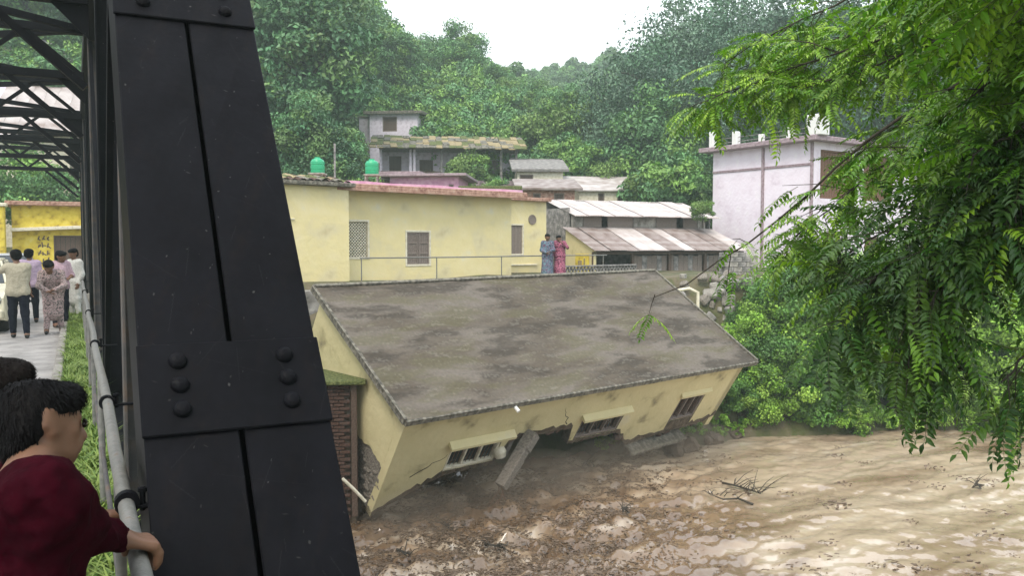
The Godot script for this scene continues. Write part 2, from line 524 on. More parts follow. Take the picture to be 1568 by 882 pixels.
func ground_h(x: float, z: float) -> float:
	var u := -0.4566 * x - 0.8897 * z
	var v := 0.8897 * x - 0.4566 * z
	var D := -z
	var du := u - shore(v)
	var h := -7.0
	if u < 6.0:
		h = lerpf(-2.4, -7.0, smoothstep(-2.0, 4.0, u))
	if du > -3.0:
		h = maxf(h, -4.3 + du * 0.8)
	if du > 0.0:
		h = -4.3 + 2.3 * smoothstep(0.0, 1.6, du) + 2.6 * smoothstep(2.4, 3.6, du) - 1.1 * (1.0 - smoothstep(1.0, 3.5, v)) * smoothstep(2.4, 3.6, du)
	var S := smoothstep(21.0, -6.0, x)
	var pr := [[42.0, 0.0], [50.0, 1.8], [57.0, 3.6], [66.0, 8.0], [82.0, 14.5], [100.0, 17.5], [135.0, 20.0], [170.0, 20.0], [900.0, 20.0]]
	var h1 := 0.0
	for i in pr.size() - 1:
		if D >= pr[i][0] and D < pr[i + 1][0]:
			h1 = lerpf(pr[i][1], pr[i + 1][1], (D - pr[i][0]) / (pr[i + 1][0] - pr[i][0]))
	h1 *= S
	# the left flank is steeper near the road end
	h1 += 14.0 * smoothstep(-14.0, -34.0, x) * smoothstep(46.0, 78.0, D)
	var h3 := 13.0 * smoothstep(6.0, 30.0, x - (D - 50.0) * 0.1) * smoothstep(48.0, 84.0, D)
	var h2 := (28.5 + clampf(x * 0.2, -6.0, 16.0)) * smoothstep(105.0, 190.0, D)
	return maxf(h + h1 + h3, h2 if D > 100.0 else -99.0)

func grid_mesh(xs: PackedFloat32Array, zs: PackedFloat32Array, f: Callable, tint = null) -> ArrayMesh:
	var nx := xs.size()
	var nz := zs.size()
	var v := PackedVector3Array()
	v.resize(nx * nz)
	for j in nz:
		for i in nx:
			v[j * nx + i] = f.call(xs[i], zs[j])
	var nrm := PackedVector3Array()
	nrm.resize(nx * nz)
	for j in nz:
		for i in nx:
			var dx := v[j * nx + mini(i + 1, nx - 1)] - v[j * nx + maxi(i - 1, 0)]
			var dz := v[mini(j + 1, nz - 1) * nx + i] - v[maxi(j - 1, 0) * nx + i]
			var q := dz.cross(dx).normalized()
			nrm[j * nx + i] = q if q.y > 0 else -q
	var idx := PackedInt32Array()
	for j in nz - 1:
		for i in nx - 1:
			var a := j * nx + i
			var w := (v[a + nx + 1] - v[a]).cross(v[a + 1] - v[a])
			if w.y > 0.0:
				idx.append_array([a, a + 1, a + nx + 1, a, a + nx + 1, a + nx])
			else:
				idx.append_array([a, a + nx + 1, a + 1, a, a + nx, a + nx + 1])
	var arr := []
	arr.resize(Mesh.ARRAY_MAX)
	arr[Mesh.ARRAY_VERTEX] = v
	arr[Mesh.ARRAY_NORMAL] = nrm
	arr[Mesh.ARRAY_INDEX] = idx
	if tint != null:
		var cc := PackedColorArray()
		cc.resize(nx * nz)
		for i in v.size():
			cc[i] = tint.call(v[i])
		arr[Mesh.ARRAY_COLOR] = cc
	var m := ArrayMesh.new()
	m.add_surface_from_arrays(Mesh.PRIMITIVE_TRIANGLES, arr)
	return m

func steps(list: Array) -> PackedFloat32Array:
	# list of [from, to, step]
	var r := PackedFloat32Array()
	for l in list:
		var x: float = l[0]
		while (x < l[1] - 0.001) if l[2] > 0 else (x > l[1] + 0.001):
			r.append(x)
			x += l[2]
	return r

var wave_a := noise(0.16, 51, 4)
var wave_b := noise(0.55, 52, 4)
var wave_c := noise(0.05, 53, 3)

func water_h(x: float, z: float) -> float:
	var u := -0.4566 * x - 0.8897 * z
	var v := 0.8897 * x - 0.4566 * z
	# standing waves crossing the flow, broken up; roughest against the house
	var wild := smoothstep(15.5, 8.0, v + (u - 15.0) * -0.6) * smoothstep(8.0, 15.0, u)
	var bend := wave_c.get_noise_2d(v, u) * 5.0
	var a := wave_a.get_noise_2d(v * 1.5 + bend, u * 2.8)
	var b := 1.0 - absf(wave_b.get_noise_2d(v * 0.9 + a, u * 1.7 + bend)) * 2.4
	var e := wave_b.get_noise_2d(v * 3.0 + b, u * 4.6 + 30.0)
	return WATER - 0.1 + a * (0.08 + 0.2 * wild) + b * (0.025 + 0.13 * wild) + e * (0.025 + 0.15 * wild) + wave_c.get_noise_2d(u, v + 40.0) * 0.18

# how much mud and how much pale froth the water carries, in streaks along the current
func silt(p: Vector3) -> Color:
	var u := -0.4566 * p.x - 0.8897 * p.z
	var v := 0.8897 * p.x - 0.4566 * p.z
	var bend := wave_c.get_noise_2d(v * 1.5, u * 1.5) * 4.0
	var s := wave_a.get_noise_2d(v * 0.5 + bend * 0.3, u * 2.4 + bend)
	var t := wave_b.get_noise_2d(v * 0.55 + bend, u * 2.2 + bend * 0.5)
	var c := Color(0.21, 0.138, 0.085).lerp(Color(0.43, 0.335, 0.24), smoothstep(-0.35, 0.4, s + 0.6 * smoothstep(9.0, 17.0, v) - 0.22))
	c = c.lerp(Color(0.13, 0.08, 0.048), smoothstep(0.05, 0.4, -t + 0.22 * smoothstep(14.0, 9.0, v)) * (0.35 + 0.4 * smoothstep(16.0, 10.0, v)))
	c = c.lerp(Color(0.52, 0.44, 0.35), smoothstep(0.26, 0.5, t + 0.3 * s) * 0.6)
	return c

func ground_and_river() -> void:
	var xs := steps([[-600, -140, 115], [-140, -40, 5], [-40, 45, 1.5], [45, 160, 5], [160, 700, 110]])
	var zs := steps([[300, 20, -70], [20, 6, -2], [6, -52, -1], [-52, -120, -2.5], [-120, -240, -6], [-240, -850, -120]])
	var gn := noise(0.25, 61, 4)
	var g := inst(grid_mesh(xs, zs, func(x, z): return Vector3(x, ground_h(x, z) + gn.get_noise_2d(x, z) * 0.25, z)), "ground", M.soil)
	g.set_meta("kind", "structure")
	var wx := steps([[-60, -6, 1.5], [-6, 18, 0.1], [18, 80, 1.2]])
	var wz := steps([[2, -13, -0.7], [-13, -30.5, -0.1]])
	var w := inst(grid_mesh(wx, wz, func(x, z): return Vector3(x, water_h(x, z), z), silt), "river_water", M.water)
	w.set_meta("kind", "structure")

# a straight member in bridge coordinates
func member(mb: MB, a: Vector3, b: Vector3, w: float, t: float) -> void:
	mb.bar(B(a.x, a.y, a.z), B(b.x, b.y, b.z), w, t, 0.006)

# an H-section member: two flanges and a web, flanges facing along the bridge
func hsection(mb: MB, a: Vector3, b: Vector3, w: float, d: float) -> void:
	var pa := B(a.x, a.y, a.z)
	var pb := B(b.x, b.y, b.z)
	var z := (pb - pa).normalized()
	var x := SIDE
	var y := z.cross(x).normalized()
	for k in [-1.0, 1.0]:
		var off: Vector3 = x * (k * w * 0.5)
		mb.box(Transform3D(Basis(x, y, z), (pa + pb) * 0.5 + off), Vector3(0.02, d, (pb - pa).length()), 0.004)
	mb.box(Transform3D(Basis(x, y, z), (pa + pb) * 0.5), Vector3(w - 0.022, 0.016, (pb - pa).length()))

func bridge() -> void:
	# deck and road
	var road := MB.new()
	var S0 := -6.0
	var S1 := 41.0
	var rn := PackedVector3Array()
	road.box(Transform3D(Basis(SIDE, Vector3.UP, -AX), B(17.5, -3.15, -0.16)), Vector3(5.7, 0.32, 47.0), 0.02)
	road.box(Transform3D(Basis(SIDE, Vector3.UP, -AX), B(55.0, -3.4, -0.17)), Vector3(7.2, 0.3, 28.0), 0.02)
	var ro := struct(road, "road", M.road)
	var br := thing("truss_bridge", "black riveted steel truss bridge over the brown flooded river", "bridge", Transform3D(Basis(), B(0, 0, 0)))
	var kerb := MB.new()
	kerb.box(Transform3D(Basis(SIDE, Vector3.UP, -AX), B(17.5, -0.24, -0.03)), Vector3(0.12, 0.3, 47.0), 0.015)
	wpart(kerb, "kerb", M.concrete, br)
	var verge := MB.new()
	verge.box(Transform3D(Basis(SIDE, Vector3.UP, -AX), B(17.5, 0.01, -0.1)), Vector3(0.37, 0.26, 47.0))
	wpart(verge, "verge_strip", M.soil, br)
	# bottom chord
	var bc := MB.new()
	bc.box(Transform3D(Basis(SIDE, Vector3.UP, -AX), B(21.5, 0.48, -0.25)), Vector3(0.5, 0.5, 39.2), 0.01)
	wpart(bc, "bottom_chord", M.steel, br)
	# end post: leaning box of two plates joined by batten plates
	var foot := Vector3(1.85, 0.48, -0.15)
	var e := (AX * 1.0 + Vector3.UP * 1.26).normalized()
	var nz := SIDE.cross(e).normalized()
	var T := Transform3D(Basis(SIDE, e, nz), B(foot.x, foot.y, foot.z))
	var Lp := 6.95
	var post := MB.new()
	for sx in [-0.285, 0.285]:
		post.box(T * TR(sx, Lp / 2, -0.24), Vector3(0.025, Lp, 0.42), 0.004)
	var pn := wpart(post, "end_post", M.steel, br)
	for sx in [-1.0, 1.0]:
		var pl := MB.new()
		pl.box(T * TR(sx * 0.1545, Lp / 2, -0.009), Vector3(0.291, Lp, 0.022), 0.004)
		wpart(pl, "cover_plate", M.steel, pn)
	var back := MB.new()
	back.box(T * TR(0, Lp / 2, -0.44), Vector3(0.545, Lp, 0.016))
	wpart(back, "back_plate", M.steel, pn)
	for yy in [0.02, 1.7, 3.79, 5.2]:
		var H := 0.345 if yy < 3.0 else 0.75
		if yy < 0.5: H = 0.9
		var bp := MB.new()
		bp.box(T * TR(0, yy + H / 2, 0.010), Vector3(0.612, H, 0.016), 0.004)
		var bpn := wpart(bp, "batten_plate", M.steel, pn)
		var rows := 3 if H < 0.6 else 5
		for sx in [-0.18, 0.175]:
			for k in rows:
				var rv := MB.new()
				var yk: float = yy + 0.068 + k * (0.092 if rows == 3 else (H - 0.17) / 4.0)
				rv.lathe(T * Transform3D(Basis(Vector3.RIGHT, PI / 2), Vector3(sx, yk + 0.02, 0.018)), [[0.031, 0.0], [0.0305, 0.007], [0.027, 0.016], [0.019, 0.023], [0.009, 0.0265], [0.0, 0.027]], 14)
				wpart(rv, "rivet", M.steel, pn)
	# small rivets and scars along the plates
	# nodes
	var top := 5.35
	var nodes := [6.1, 11.0, 16.0, 21.0, 26.0, 31.0, 36.0]
	for i in nodes.size():
		var s: float = nodes[i]
		var vm := MB.new()
		hsection(vm, Vector3(s, 0.48, 0.0), Vector3(s, 0.48, top), 0.42, 0.2)
		wpart(vm, "vertical_post", M.steel_grey if i % 2 == 0 else M.steel, br)
		if i + 1 < nodes.size():
			var s2: float = nodes[i + 1]
			var dm := MB.new()
			for dl in [0.3, 0.66]:
				dm.bar(B(s, dl, top - 0.2 if i % 2 == 0 else 0.1), B(s2, dl, 0.1 if i % 2 == 0 else top - 0.2), 0.06, 0.14, 0.004)
			wpart(dm, "diagonal_brace", M.steel, br)
			# upper lateral bracing between the two trusses
			for q in [[s, s2], [s2, s]]:
				var lb := MB.new()
				lb.bar(B(q[0], 0.2, top + 0.02), B(q[1], -6.4, top + 0.02), 0.1, 0.1, 0.004)
				wpart(lb, "lateral_brace", M.steel, br)
		# sway frame across the road
		for hy in [top, top - 0.75]:
			var sm := MB.new()
			sm.bar(B(s, 0.2, hy), B(s, -6.4, hy), 0.15, 0.13, 0.004)
			wpart(sm, "top_strut", M.steel, br)
		for k in 4:
			var l0 := 0.15 - k * 1.62
			var zz := MB.new()
			zz.bar(B(s, l0, top - 0.72), B(s, l0 - 0.81, top - 0.04), 0.06, 0.07)
			zz.bar(B(s, l0 - 0.81, top - 0.04), B(s, l0 - 1.62, top - 0.72), 0.06, 0.07)
			wpart(zz, "web_brace", M.steel, br)
		var kn := MB.new()
		kn.prism(Transform3D(Basis(SIDE, Vector3.UP, -AX), B(s, 0.0, 0.0)), PackedVector2Array([Vector2(0.2, top - 0.7), Vector2(0.2, top - 1.2), Vector2(-0.25, top - 0.75)]), -0.012, 0.012)
		kn.bar(B(s, 0.15, top - 1.75), B(s, -0.98, top - 0.74), 0.12, 0.08)
		wpart(kn, "knee_bracket", M.steel, br)
	var tc := MB.new()
	tc.box(Transform3D(Basis(SIDE, Vector3.UP, -AX), B(21.0, 0.48, top + 0.05)), Vector3(0.55, 0.36, 30.4), 0.01)
	wpart(tc, "top_chord", M.steel, br)
	# far end post and the far truss of the roadway
	var ep2 := MB.new()
	ep2.bar(B(36.0, 0.48, top), B(40.2, 0.48, -0.1), 0.5, 0.4, 0.01)
	wpart(ep2, "end_post", M.steel, br)
	for s in nodes:
		var vm2 := MB.new()
		hsection(vm2, Vector3(s, -6.6, 0.0), Vector3(s, -6.6, top), 0.42, 0.2)
		wpart(vm2, "vertical_post", M.steel, br)
	var tc2 := MB.new()
	tc2.box(Transform3D(Basis(SIDE, Vector3.UP, -AX), B(21.0, -6.6, top + 0.05)), Vector3(0.55, 0.36, 30.4), 0.01)
	tc2.box(Transform3D(Basis(SIDE, Vector3.UP, -AX), B(21.0, -6.6, -0.25)), Vector3(0.5, 0.5, 38.0), 0.01)
	wpart(tc2, "top_chord", M.steel, br)
	# abutments that carry the bridge
	var ab := MB.new()
	ab.box(Transform3D(Basis(SIDE, Vector3.UP, -AX), B(0.2, -3.0, -3.9)), Vector3(8.5, 7.1, 2.4), 0.03)
	wpart(ab, "abutment", M.concrete, br)
	var ab2 := MB.new()
	ab2.box(Transform3D(Basis(SIDE, Vector3.UP, -AX), B(25.0, -3.0, -3.0)), Vector3(8.2, 4.9, 1.6), 0.03)
	wpart(ab2, "pier", M.concrete, br)

func railing() -> void:
	var r := thing("pipe_railing", "dull grey pipe handrail clamped along the truss beside the grassy verge", "railing", Transform3D(Basis(), B(2.0, 0.125, 0.0)))
	var pts := PackedVector3Array()
	for k in 40:
		var s := 0.6 + k * 1.0
		pts.append(B(s, 0.125 + 0.006 * sin(k * 1.7), 1.0 + 0.008 * sin(k * 2.3)))
	var pm := MB.new()
	pm.tube(pts, 0.0245, 12)
	wpart(pm, "rail_pipe", M.pipe, r)
	var lo := MB.new()
	var p2 := PackedVector3Array()
	for k in 40:
		p2.append(B(0.6 + k * 1.0, 0.125, 0.5 + 0.01 * sin(k * 1.9)))
	lo.tube(p2, 0.013, 8)
	wpart(lo, "rail_pipe", M.steel_grey, r)
	for s in [2.86, 4.75, 7.6, 11.2, 16.2, 21.2, 26.2, 31.2, 36.2]:
		var c := MB.new()
		c.lathe(Transform3D(Basis(SIDE, AX, Vector3.UP), B(s, 0.125, 1.0)), [[0.0, -0.018], [0.037, -0.018], [0.037, 0.018], [0.0, 0.018]], 16)
		c.bar(B(s, 0.12, 0.985), B(s, 0.29, 0.985), 0.03, 0.012, 0.002)
		c.bar(B(s, 0.17, 0.97), B(s, 0.17, 1.045), 0.014, 0.014, 0.002)
		c.lathe(Transform3D(Basis(), B(s, 0.17, 1.03)), [[0.016, 0.0], [0.016, 0.012], [0.0, 0.012]], 6)
		wpart(c, "clamp", M.steel, r)
	for s in [3.4, 6.0, 8.6, 11.0, 13.6, 16.0, 18.6, 21.0, 23.6, 26.0, 28.6, 31.0, 33.6, 36.0]:
		var st := MB.new()
		st.tube(PackedVector3Array([B(s, 0.125, -0.06), B(s, 0.125, 0.98)]), 0.02, 10)
		wpart(st, "rail_post", M.pipe, r)
	# weeds and grass on the verge
	var blade := MB.new()
	var gr := RandomNumberGenerator.new()
	gr.seed = 3
	for k in 16:
		var a := gr.randf() * TAU
		var h := gr.randf_range(0.08, 0.2)
		var o := Vector3(gr.randf_range(-0.05, 0.05), 0, gr.randf_range(-0.05, 0.05))
		var d := Vector3(cos(a), 0, sin(a))
		var w := d.cross(Vector3.UP) * 0.006
		var mid := o + Vector3(0, h * 0.6, 0) + d * h * 0.2
		var tip := o + Vector3(0, h * 0.85, 0) + d * h * 0.7
		var t := gr.randf()
		blade.col = Color(0.09, 0.17, 0.025).lerp(Color(0.2, 0.27, 0.05), t)
		blade.quad(o - w, mid - w, mid + w, o + w)
		blade.tri(mid - w, tip, mid + w)
	for k in 7:
		var a := gr.randf() * TAU
		var d := Vector3(cos(a), 0, sin(a))
		var b := Vector3(gr.randf_range(-0.06, 0.06), gr.randf_range(0.03, 0.13), gr.randf_range(-0.06, 0.06))
		var L := gr.randf_range(0.035, 0.06)
		var w := d.cross(Vector3.UP) * L * 0.38
		var tip := b + d * L + Vector3(0, -0.012, 0)
		var m := b + d * L * 0.45
		blade.col = Color(0.1, 0.2, 0.03).lerp(Color(0.18, 0.3, 0.05), gr.randf())
		blade.tri(b, m + w + Vector3(0, 0.008, 0), tip)
		blade.tri(b, tip, m - w + Vector3(0, 0.008, 0))
	var mm := MultiMesh.new()
	mm.transform_format = MultiMesh.TRANSFORM_3D
	mm.mesh = blade.mesh()
	mm.instance_count = 4200
	for k in mm.instance_count:
		var s := 1.5 + pow(gr.randf(), 1.8) * 38.0
		var l := gr.randf_range(-0.17, 0.18)
		var sc := gr.randf_range(0.5, 1.15) * (1.0 if l < 0.1 else 1.25)
		mm.set_instance_transform(k, Transform3D(Basis(Vector3.UP, gr.randf() * TAU).scaled(Vector3(sc, sc, sc)), B(s, l, 0.028)))
	var g := MultiMeshInstance3D.new()
	g.multimesh = mm
	g.name = "verge_grass"
	g.material_override = M.leaf
	add_child(g)
	tag(g, "bright green grass and weeds along the bridge verge under the pipe rail", "grass", "", "stuff")

# ---------- windows ----------
# builds a window in T's xy plane centred at its origin, facing +z
func window(parent: Node3D, T: Transform3D, w: float, h: float, style: String, frame_m: Material, fill_m: Material) -> void:
	var f := MB.new()
	var t := 0.07
	f.box(T * TR(0, h / 2 + t / 2, 0), Vector3(w + 2 * t, t, 0.12), 0.008)
	f.box(T * TR(0, -h / 2 - t / 2, 0), Vector3(w + 2 * t, t, 0.12), 0.008)
	for k in [-1, 1]:
		f.box(T * TR(k * (w / 2 + t / 2), 0, 0), Vector3(t, h, 0.115), 0.008)
	var win := part(f, "window", frame_m, parent)
	var back := MB.new()
	back.box(T * TR(0, 0, -0.05), Vector3(w, h, 0.01))
	part(back, "pane", M.glass if style != "lattice" else M.dark, win)
	if style == "lattice":
		var lt := MB.new()
		var s := 0.11
		var k := -h
		while k < w + h:
			for dirn in [1.0, -1.0]:
				# clip the diagonal to the opening
				var x0 := k
				var a := Vector2(maxf(0.0, x0), 0)
				a.y = (a.x - x0)
				var b := Vector2(minf(w, x0 + h), 0)
				b.y = b.x - x0
				if b.x - a.x > 0.02 and a.y >= -0.001 and b.y <= h + 0.001:
					var ax := a.x if dirn > 0 else w - a.x
					var bx := b.x if dirn > 0 else w - b.x
					lt.bar(T * Vector3(ax - w / 2, a.y - h / 2, -0.02 + dirn * 0.006), T * Vector3(bx - w / 2, b.y - h / 2, -0.02 + dirn * 0.006), 0.026, 0.01, 0.0, T.basis.z)
			k += s
		part(lt, "lattice", fill_m, win)
	elif style == "leaf":
		for sd in [-1, 1]:
			var lf := MB.new()
			var lw := w / 2 - 0.02
			var cx: float = sd * (lw / 2 + 0.012)
			for q in [-1, 1]:
				lf.box(T * TR(cx + q * (lw / 2 - 0.03), 0, 0.01), Vector3(0.06, h - 0.01, 0.04), 0.004)
			for yy in [-h / 2 + 0.035, -h * 0.16, h * 0.17, h / 2 - 0.035]:
				lf.box(T * TR(cx, yy, 0.01), Vector3(lw - 0.12, 0.06, 0.038), 0.004)
			var lo := part(lf, "shutter", fill_m, win)
			var nb := 4
			for i in nb:
				var sl := MB.new()
				sl.box(T * TR(cx - lw / 2 + 0.06 + (lw - 0.12) * (i + 0.5) / nb, 0, -0.005), Vector3((lw - 0.12) / nb - 0.008, h - 0.06, 0.018), 0.003)
				part(sl, "board", M.grey_wood, lo) if false else part(sl, "board", M.grey_wood, win)
	elif style == "grille":
		for i in [1, 2]:
			var mu := MB.new()
			mu.box(T * TR(-w / 2 + w * i / 3.0, 0, 0.0), Vector3(0.05, h, 0.09), 0.006)
			part(mu, "mullion", frame_m, win)
		var bars := 12
		for i in bars:
			var b := MB.new()
			b.tube(PackedVector3Array([T * Vector3(-w / 2 + w * (i + 0.5) / bars, -h / 2, -0.01), T * Vector3(-w / 2 + w * (i + 0.5) / bars, h / 2, -0.01)]), 0.008, 6, false)
			part(b, "bar", M.rust, win)
	elif style == "boards":
		var nb := maxi(3, int(w / 0.2))
		for i in nb:
			var sl := MB.new()
			sl.box(T * TR(-w / 2 + w * (i + 0.5) / nb, 0, -0.01), Vector3(w / nb - 0.012, h, 0.02), 0.003)
			part(sl, "board", fill_m, win)

func jag(amp: float, nz: FastNoiseLite, x: float) -> float:
	return nz.get_noise_1d(x * 40.0) * amp

func profile(pts: Array, x: float) -> float:
	if x <= pts[0][0]: return pts[0][1]
	for i in pts.size() - 1:
		if x <= pts[i + 1][0]:
			return lerpf(pts[i][1], pts[i + 1][1], (x - pts[i][0]) / maxf(0.0001, pts[i + 1][0] - pts[i][0]))
	return pts[pts.size() - 1][1]

# ---------- the house tipping into the river ----------
func house_T() -> Transform3D:
	return Transform3D(Basis(Vector3(0.7667, 0.0117, -0.6419), Vector3(0.3431, 0.8376, 0.4252), Vector3(0.5426, -0.5463, 0.6381)).orthonormalized(), Vector3(-2.101, -1.697, -16.704))

func collapsed_house() -> void:
	var T := house_T()
	var o := thing("collapsed_house", "cream single storey house tipping into the flood, mossy grey slab roof tilted to the water", "house", T)
	var nz := noise(0.3, 71, 4)
	var W := 12.0
	var D := 4.62
	# roof slab with a worn, uneven edge
	var r := MB.new()
	var xs := []
	var n := 60
	var gx := func(i: int, sd: float) -> float: return 0.025 * nz.get_noise_2d(i * 9.0, sd * 50.0)
	var topg := []
	var nj := 24
	for j in nj + 1:
		var row := []
		for i in n + 1:
			var x := W * i / n
			var z := -D + D * j / nj
			if i == 0: x += gx.call(j, 1.0)
			if i == n: x += gx.call(j, 2.0)
			if j == 0: z += gx.call(i, 3.0)
			if j == nj: z += gx.call(i, 4.0)
			row.append(Vector3(x, nz.get_noise_2d(x * 2.5, z * 2.5) * 0.03, z))
		topg.append(row)
	for j in nj:
		for i in n:
			r.quad(topg[j][i], topg[j][i + 1], topg[j + 1][i + 1], topg[j + 1][i])
	part(r, "roof_surface", M.roof, o)
	var slab := MB.new()
	slab.box(TR(W / 2, -0.075, -D / 2), Vector3(W - 0.05, 0.09, D - 0.05))
	part(slab, "roof_slab", M.old_concrete, o)
	# rim: short mortar lengths along the edges, uneven
	for seg in 11:
		var e := MB.new()
		var L := W / 11.0
		e.box(TR(L * (seg + 0.5), -0.06 + nz.get_noise_1d(seg * 31.0) * 0.005, 0.005 + nz.get_noise_1d(seg * 17.0) * 0.012), Vector3(L * 1.0, 0.13 + nz.get_noise_1d(seg * 51.0) * 0.012, 0.06), 0.006)
		part(e, "roof_edge", M.old_concrete, o)
	for seg in 5:
		for q in [0, 1]:
			var e := MB.new()
			var L := D / 5.0
			e.box(TR((0.0 if q == 0 else W) + nz.get_noise_1d(seg * 13.0 + q * 77.0) * 0.01, -0.04, -L * (seg + 0.5) - 0.02), Vector3(0.07, 0.16 + nz.get_noise_1d(seg * 23.0) * 0.012, L), 0.006)
			part(e, "roof_edge", M.old_concrete, o)
	var be := MB.new()
	be.box(TR(W / 2, -0.04, -D), Vector3(W, 0.2, 0.09), 0.015)
	part(be, "roof_edge", M.old_concrete, o)
	# front wall, torn off along the bottom
	var bot := [[0.2, -3.02], [0.5, -2.8], [1.1, -2.5], [1.8, -2.16], [3.3, -2.16], [3.36, -1.62], [3.7, -1.4], [4.2, -1.46], [5.0, -1.44], [5.55, -1.5], [5.6, -2.04], [7.45, -2.02], [7.6, -2.2], [8.1, -2.6], [9.5, -2.5], [11.3, -2.4], [11.8, -2.2]]
	var cols := []
	var k := 0.2
	while k < 11.8:
		cols.append(k)
		k += 0.12
	cols.append(11.8)
	var holes := [Rect2(1.75, -2.05, 1.46, 0.74), Rect2(5.75, -1.93, 1.58, 0.64), Rect2(9.55, -2.05, 1.1, 0.86)]
	var fw := MB.new()
	fw.wall(TR(0, 0, -0.2), cols, func(_x): return -0.125, func(x): return profile(bot, x) + jag(0.05, nz, x), holes, 0.22)
	part(fw, "front_wall", M.cream_worn, o)
	# wet mud and bared brick along the torn edge
	var stain := MB.new()
	stain.wall(TR(0, 0, -0.195), cols, func(x): return profile(bot, x) + 0.1 + 0.22 * absf(nz.get_noise_1d(x * 11.0)) + jag(0.09, nz, x * 2.3), func(x): return profile(bot, x) + jag(0.05, nz, x) - 0.012, holes, 0.225)
	part(stain, "mud_splash", M.mud, o)
	for cr in [[0.9, -2.0, 1.72, -1.5], [5.2, -1.3, 4.9, -0.7]]:
		var crk := MB.new()
		var cpts := PackedVector3Array()
		for i in 9:
			var t := i / 8.0
			cpts.append(Vector3(lerpf(cr[0], cr[2], t) + nz.get_noise_1d(i * 40.0 + cr[0] * 9.0) * 0.16, lerpf(cr[1], cr[3], t) + nz.get_noise_1d(i * 60.0) * 0.06, -0.2))
		crk.tube(cpts, [0.012, 0.011, 0.01, 0.012, 0.009, 0.008, 0.007, 0.005, 0.003], 4, false)
		part(crk, "crack", M.dark, o)
	var wi := 0
	for h: Rect2 in holes:
		window(o, TR(h.get_center().x, h.get_center().y, -0.27), h.size.x - 0.14, h.size.y - 0.14, "grille", M.pale_trim if wi == 0 else M.grey_wood, M.wood)
		wi += 1
	# hoods over the windows
	for hd in [[1.6, 3.45, -1.2, 0.17], [5.65, 7.45, -1.17, 0.16], [9.45, 10.8, -1.08, 0.08]]:
		var c := MB.new()
		c.prism(Transform3D(Basis(Vector3.BACK, Vector3.UP, -Vector3.RIGHT), Vector3(0, 0, 0)), PackedVector2Array([Vector2(-0.2, hd[2] + 0.1), Vector2(-0.2 + hd[3], hd[2] + 0.02), Vector2(-0.2 + hd[3], hd[2] - 0.05), Vector2(-0.2, hd[2] - 0.01)]), -hd[1], -hd[0])
		part(c, "window_hood", M.cream_worn, o)
	# left end wall: plaster above, bare rubble stone where it has fallen off
	var TL := Transform3D(Basis(Vector3(0, 0, 1), Vector3.UP, Vector3(-1, 0, 0)), Vector3(0.2, 0, 0))
	var lw := MB.new()
	var lxs := []
	for i in 41:
		lxs.append(-4.45 + 4.025 * i / 40.0)
	var stone_top := [[-4.45, -2.4], [-1.6, -1.9], [-1.1, -1.72], [-0.6, -1.68], [-0.2, -1.9]]
	lw.wall(TL, lxs, func(_x): return -0.125, func(x): return profile(stone_top, x) + jag(0.08, nz, x + 3.0), [], 0.2)
	part(lw, "side_wall", M.cream_worn, o)
	var lw2 := MB.new()
	lw2.wall(Transform3D(TL.basis, Vector3(0.235, 0, 0)), lxs, func(_x): return -1.55, func(x): return -3.05 + jag(0.05, nz, x * 1.3), [], 0.17)
	part(lw2, "stone_plinth", M.stone, o)
	var sr := RandomNumberGenerator.new()
	sr.seed = 9
	for i in 60:
		var sz := sr.randf_range(0.07, 0.16)
		var zz := -0.3 - pow(sr.randf(), 1.5) * 1.6
		var yy := sr.randf_range(-2.95, -2.05)
		if yy > profile(stone_top, zz) - 0.08: continue
		var st := MB.new()
		st.box(Transform3D(Basis.from_euler(Vector3(sr.randf(), sr.randf(), sr.randf()) * 0.7), Vector3(0.225, yy, zz)), Vector3(0.05, sz * 0.7, sz), 0.02)
		part(st, "stone", M.stone, o)
	# right, back and inner walls
	var rw := MB.new()
	rw.wall(Transform3D(Basis(Vector3(0, 0, -1), Vector3.UP, Vector3(1, 0, 0)), Vector3(11.8, 0, 0)), [0.2, 4.45], func(_x): return -0.125, func(_x): return -2.6, [], 0.2)
	part(rw, "side_wall", M.cream_worn, o)
	var bw := MB.new()
	bw.rwall(TR(0, 0, -4.25), 0.4, 11.6, -3.0, -0.125, [], 0.2)
	part(bw, "back_wall", M.grey_wall, o)
	for px in [4.3, 8.0]:
		var iw := MB.new()
		iw.box(TR(px, -1.5, -2.5), Vector3(0.14, 2.7, 3.4))
		part(iw, "inner_wall", M.grey_wall, o)
	# broken column hanging out of the torn opening
	var cp := MB.new()
	var a := Vector3(4.02, -1.3, -0.1)
	var b := T.affine_inverse() * P(768, 742, 19.6)
	var steps_n := 4
	for i in steps_n:
		var q := a.lerp(b, (i + 0.5) / steps_n) + Vector3(sr.randf_range(-0.008, 0.008), 0, sr.randf_range(-0.008, 0.008))
		cp.box(Transform3D(Basis.looking_at((b - a).normalized(), Vector3.BACK), q), Vector3(0.27 + sr.randf_range(-0.02, 0.02), 0.27 + sr.randf_range(-0.02, 0.02), (b - a).length() / steps_n * 1.3), 0.012)
	var col := part(cp, "broken_column", M.stone, o)
	for i in 4:
		var rb := MB.new()
		var q := b + Vector3(sr.randf_range(-0.1, 0.1), 0.05, sr.randf_range(-0.1, 0.1))
		rb.tube(PackedVector3Array([q, q + Vector3(sr.randf_range(-0.15, 0.15), -0.25, 0.1), q + Vector3(sr.randf_range(-0.35, 0.35), -0.42, 0.25)]), 0.008, 6)
		part(rb, "rebar", M.rust, col)
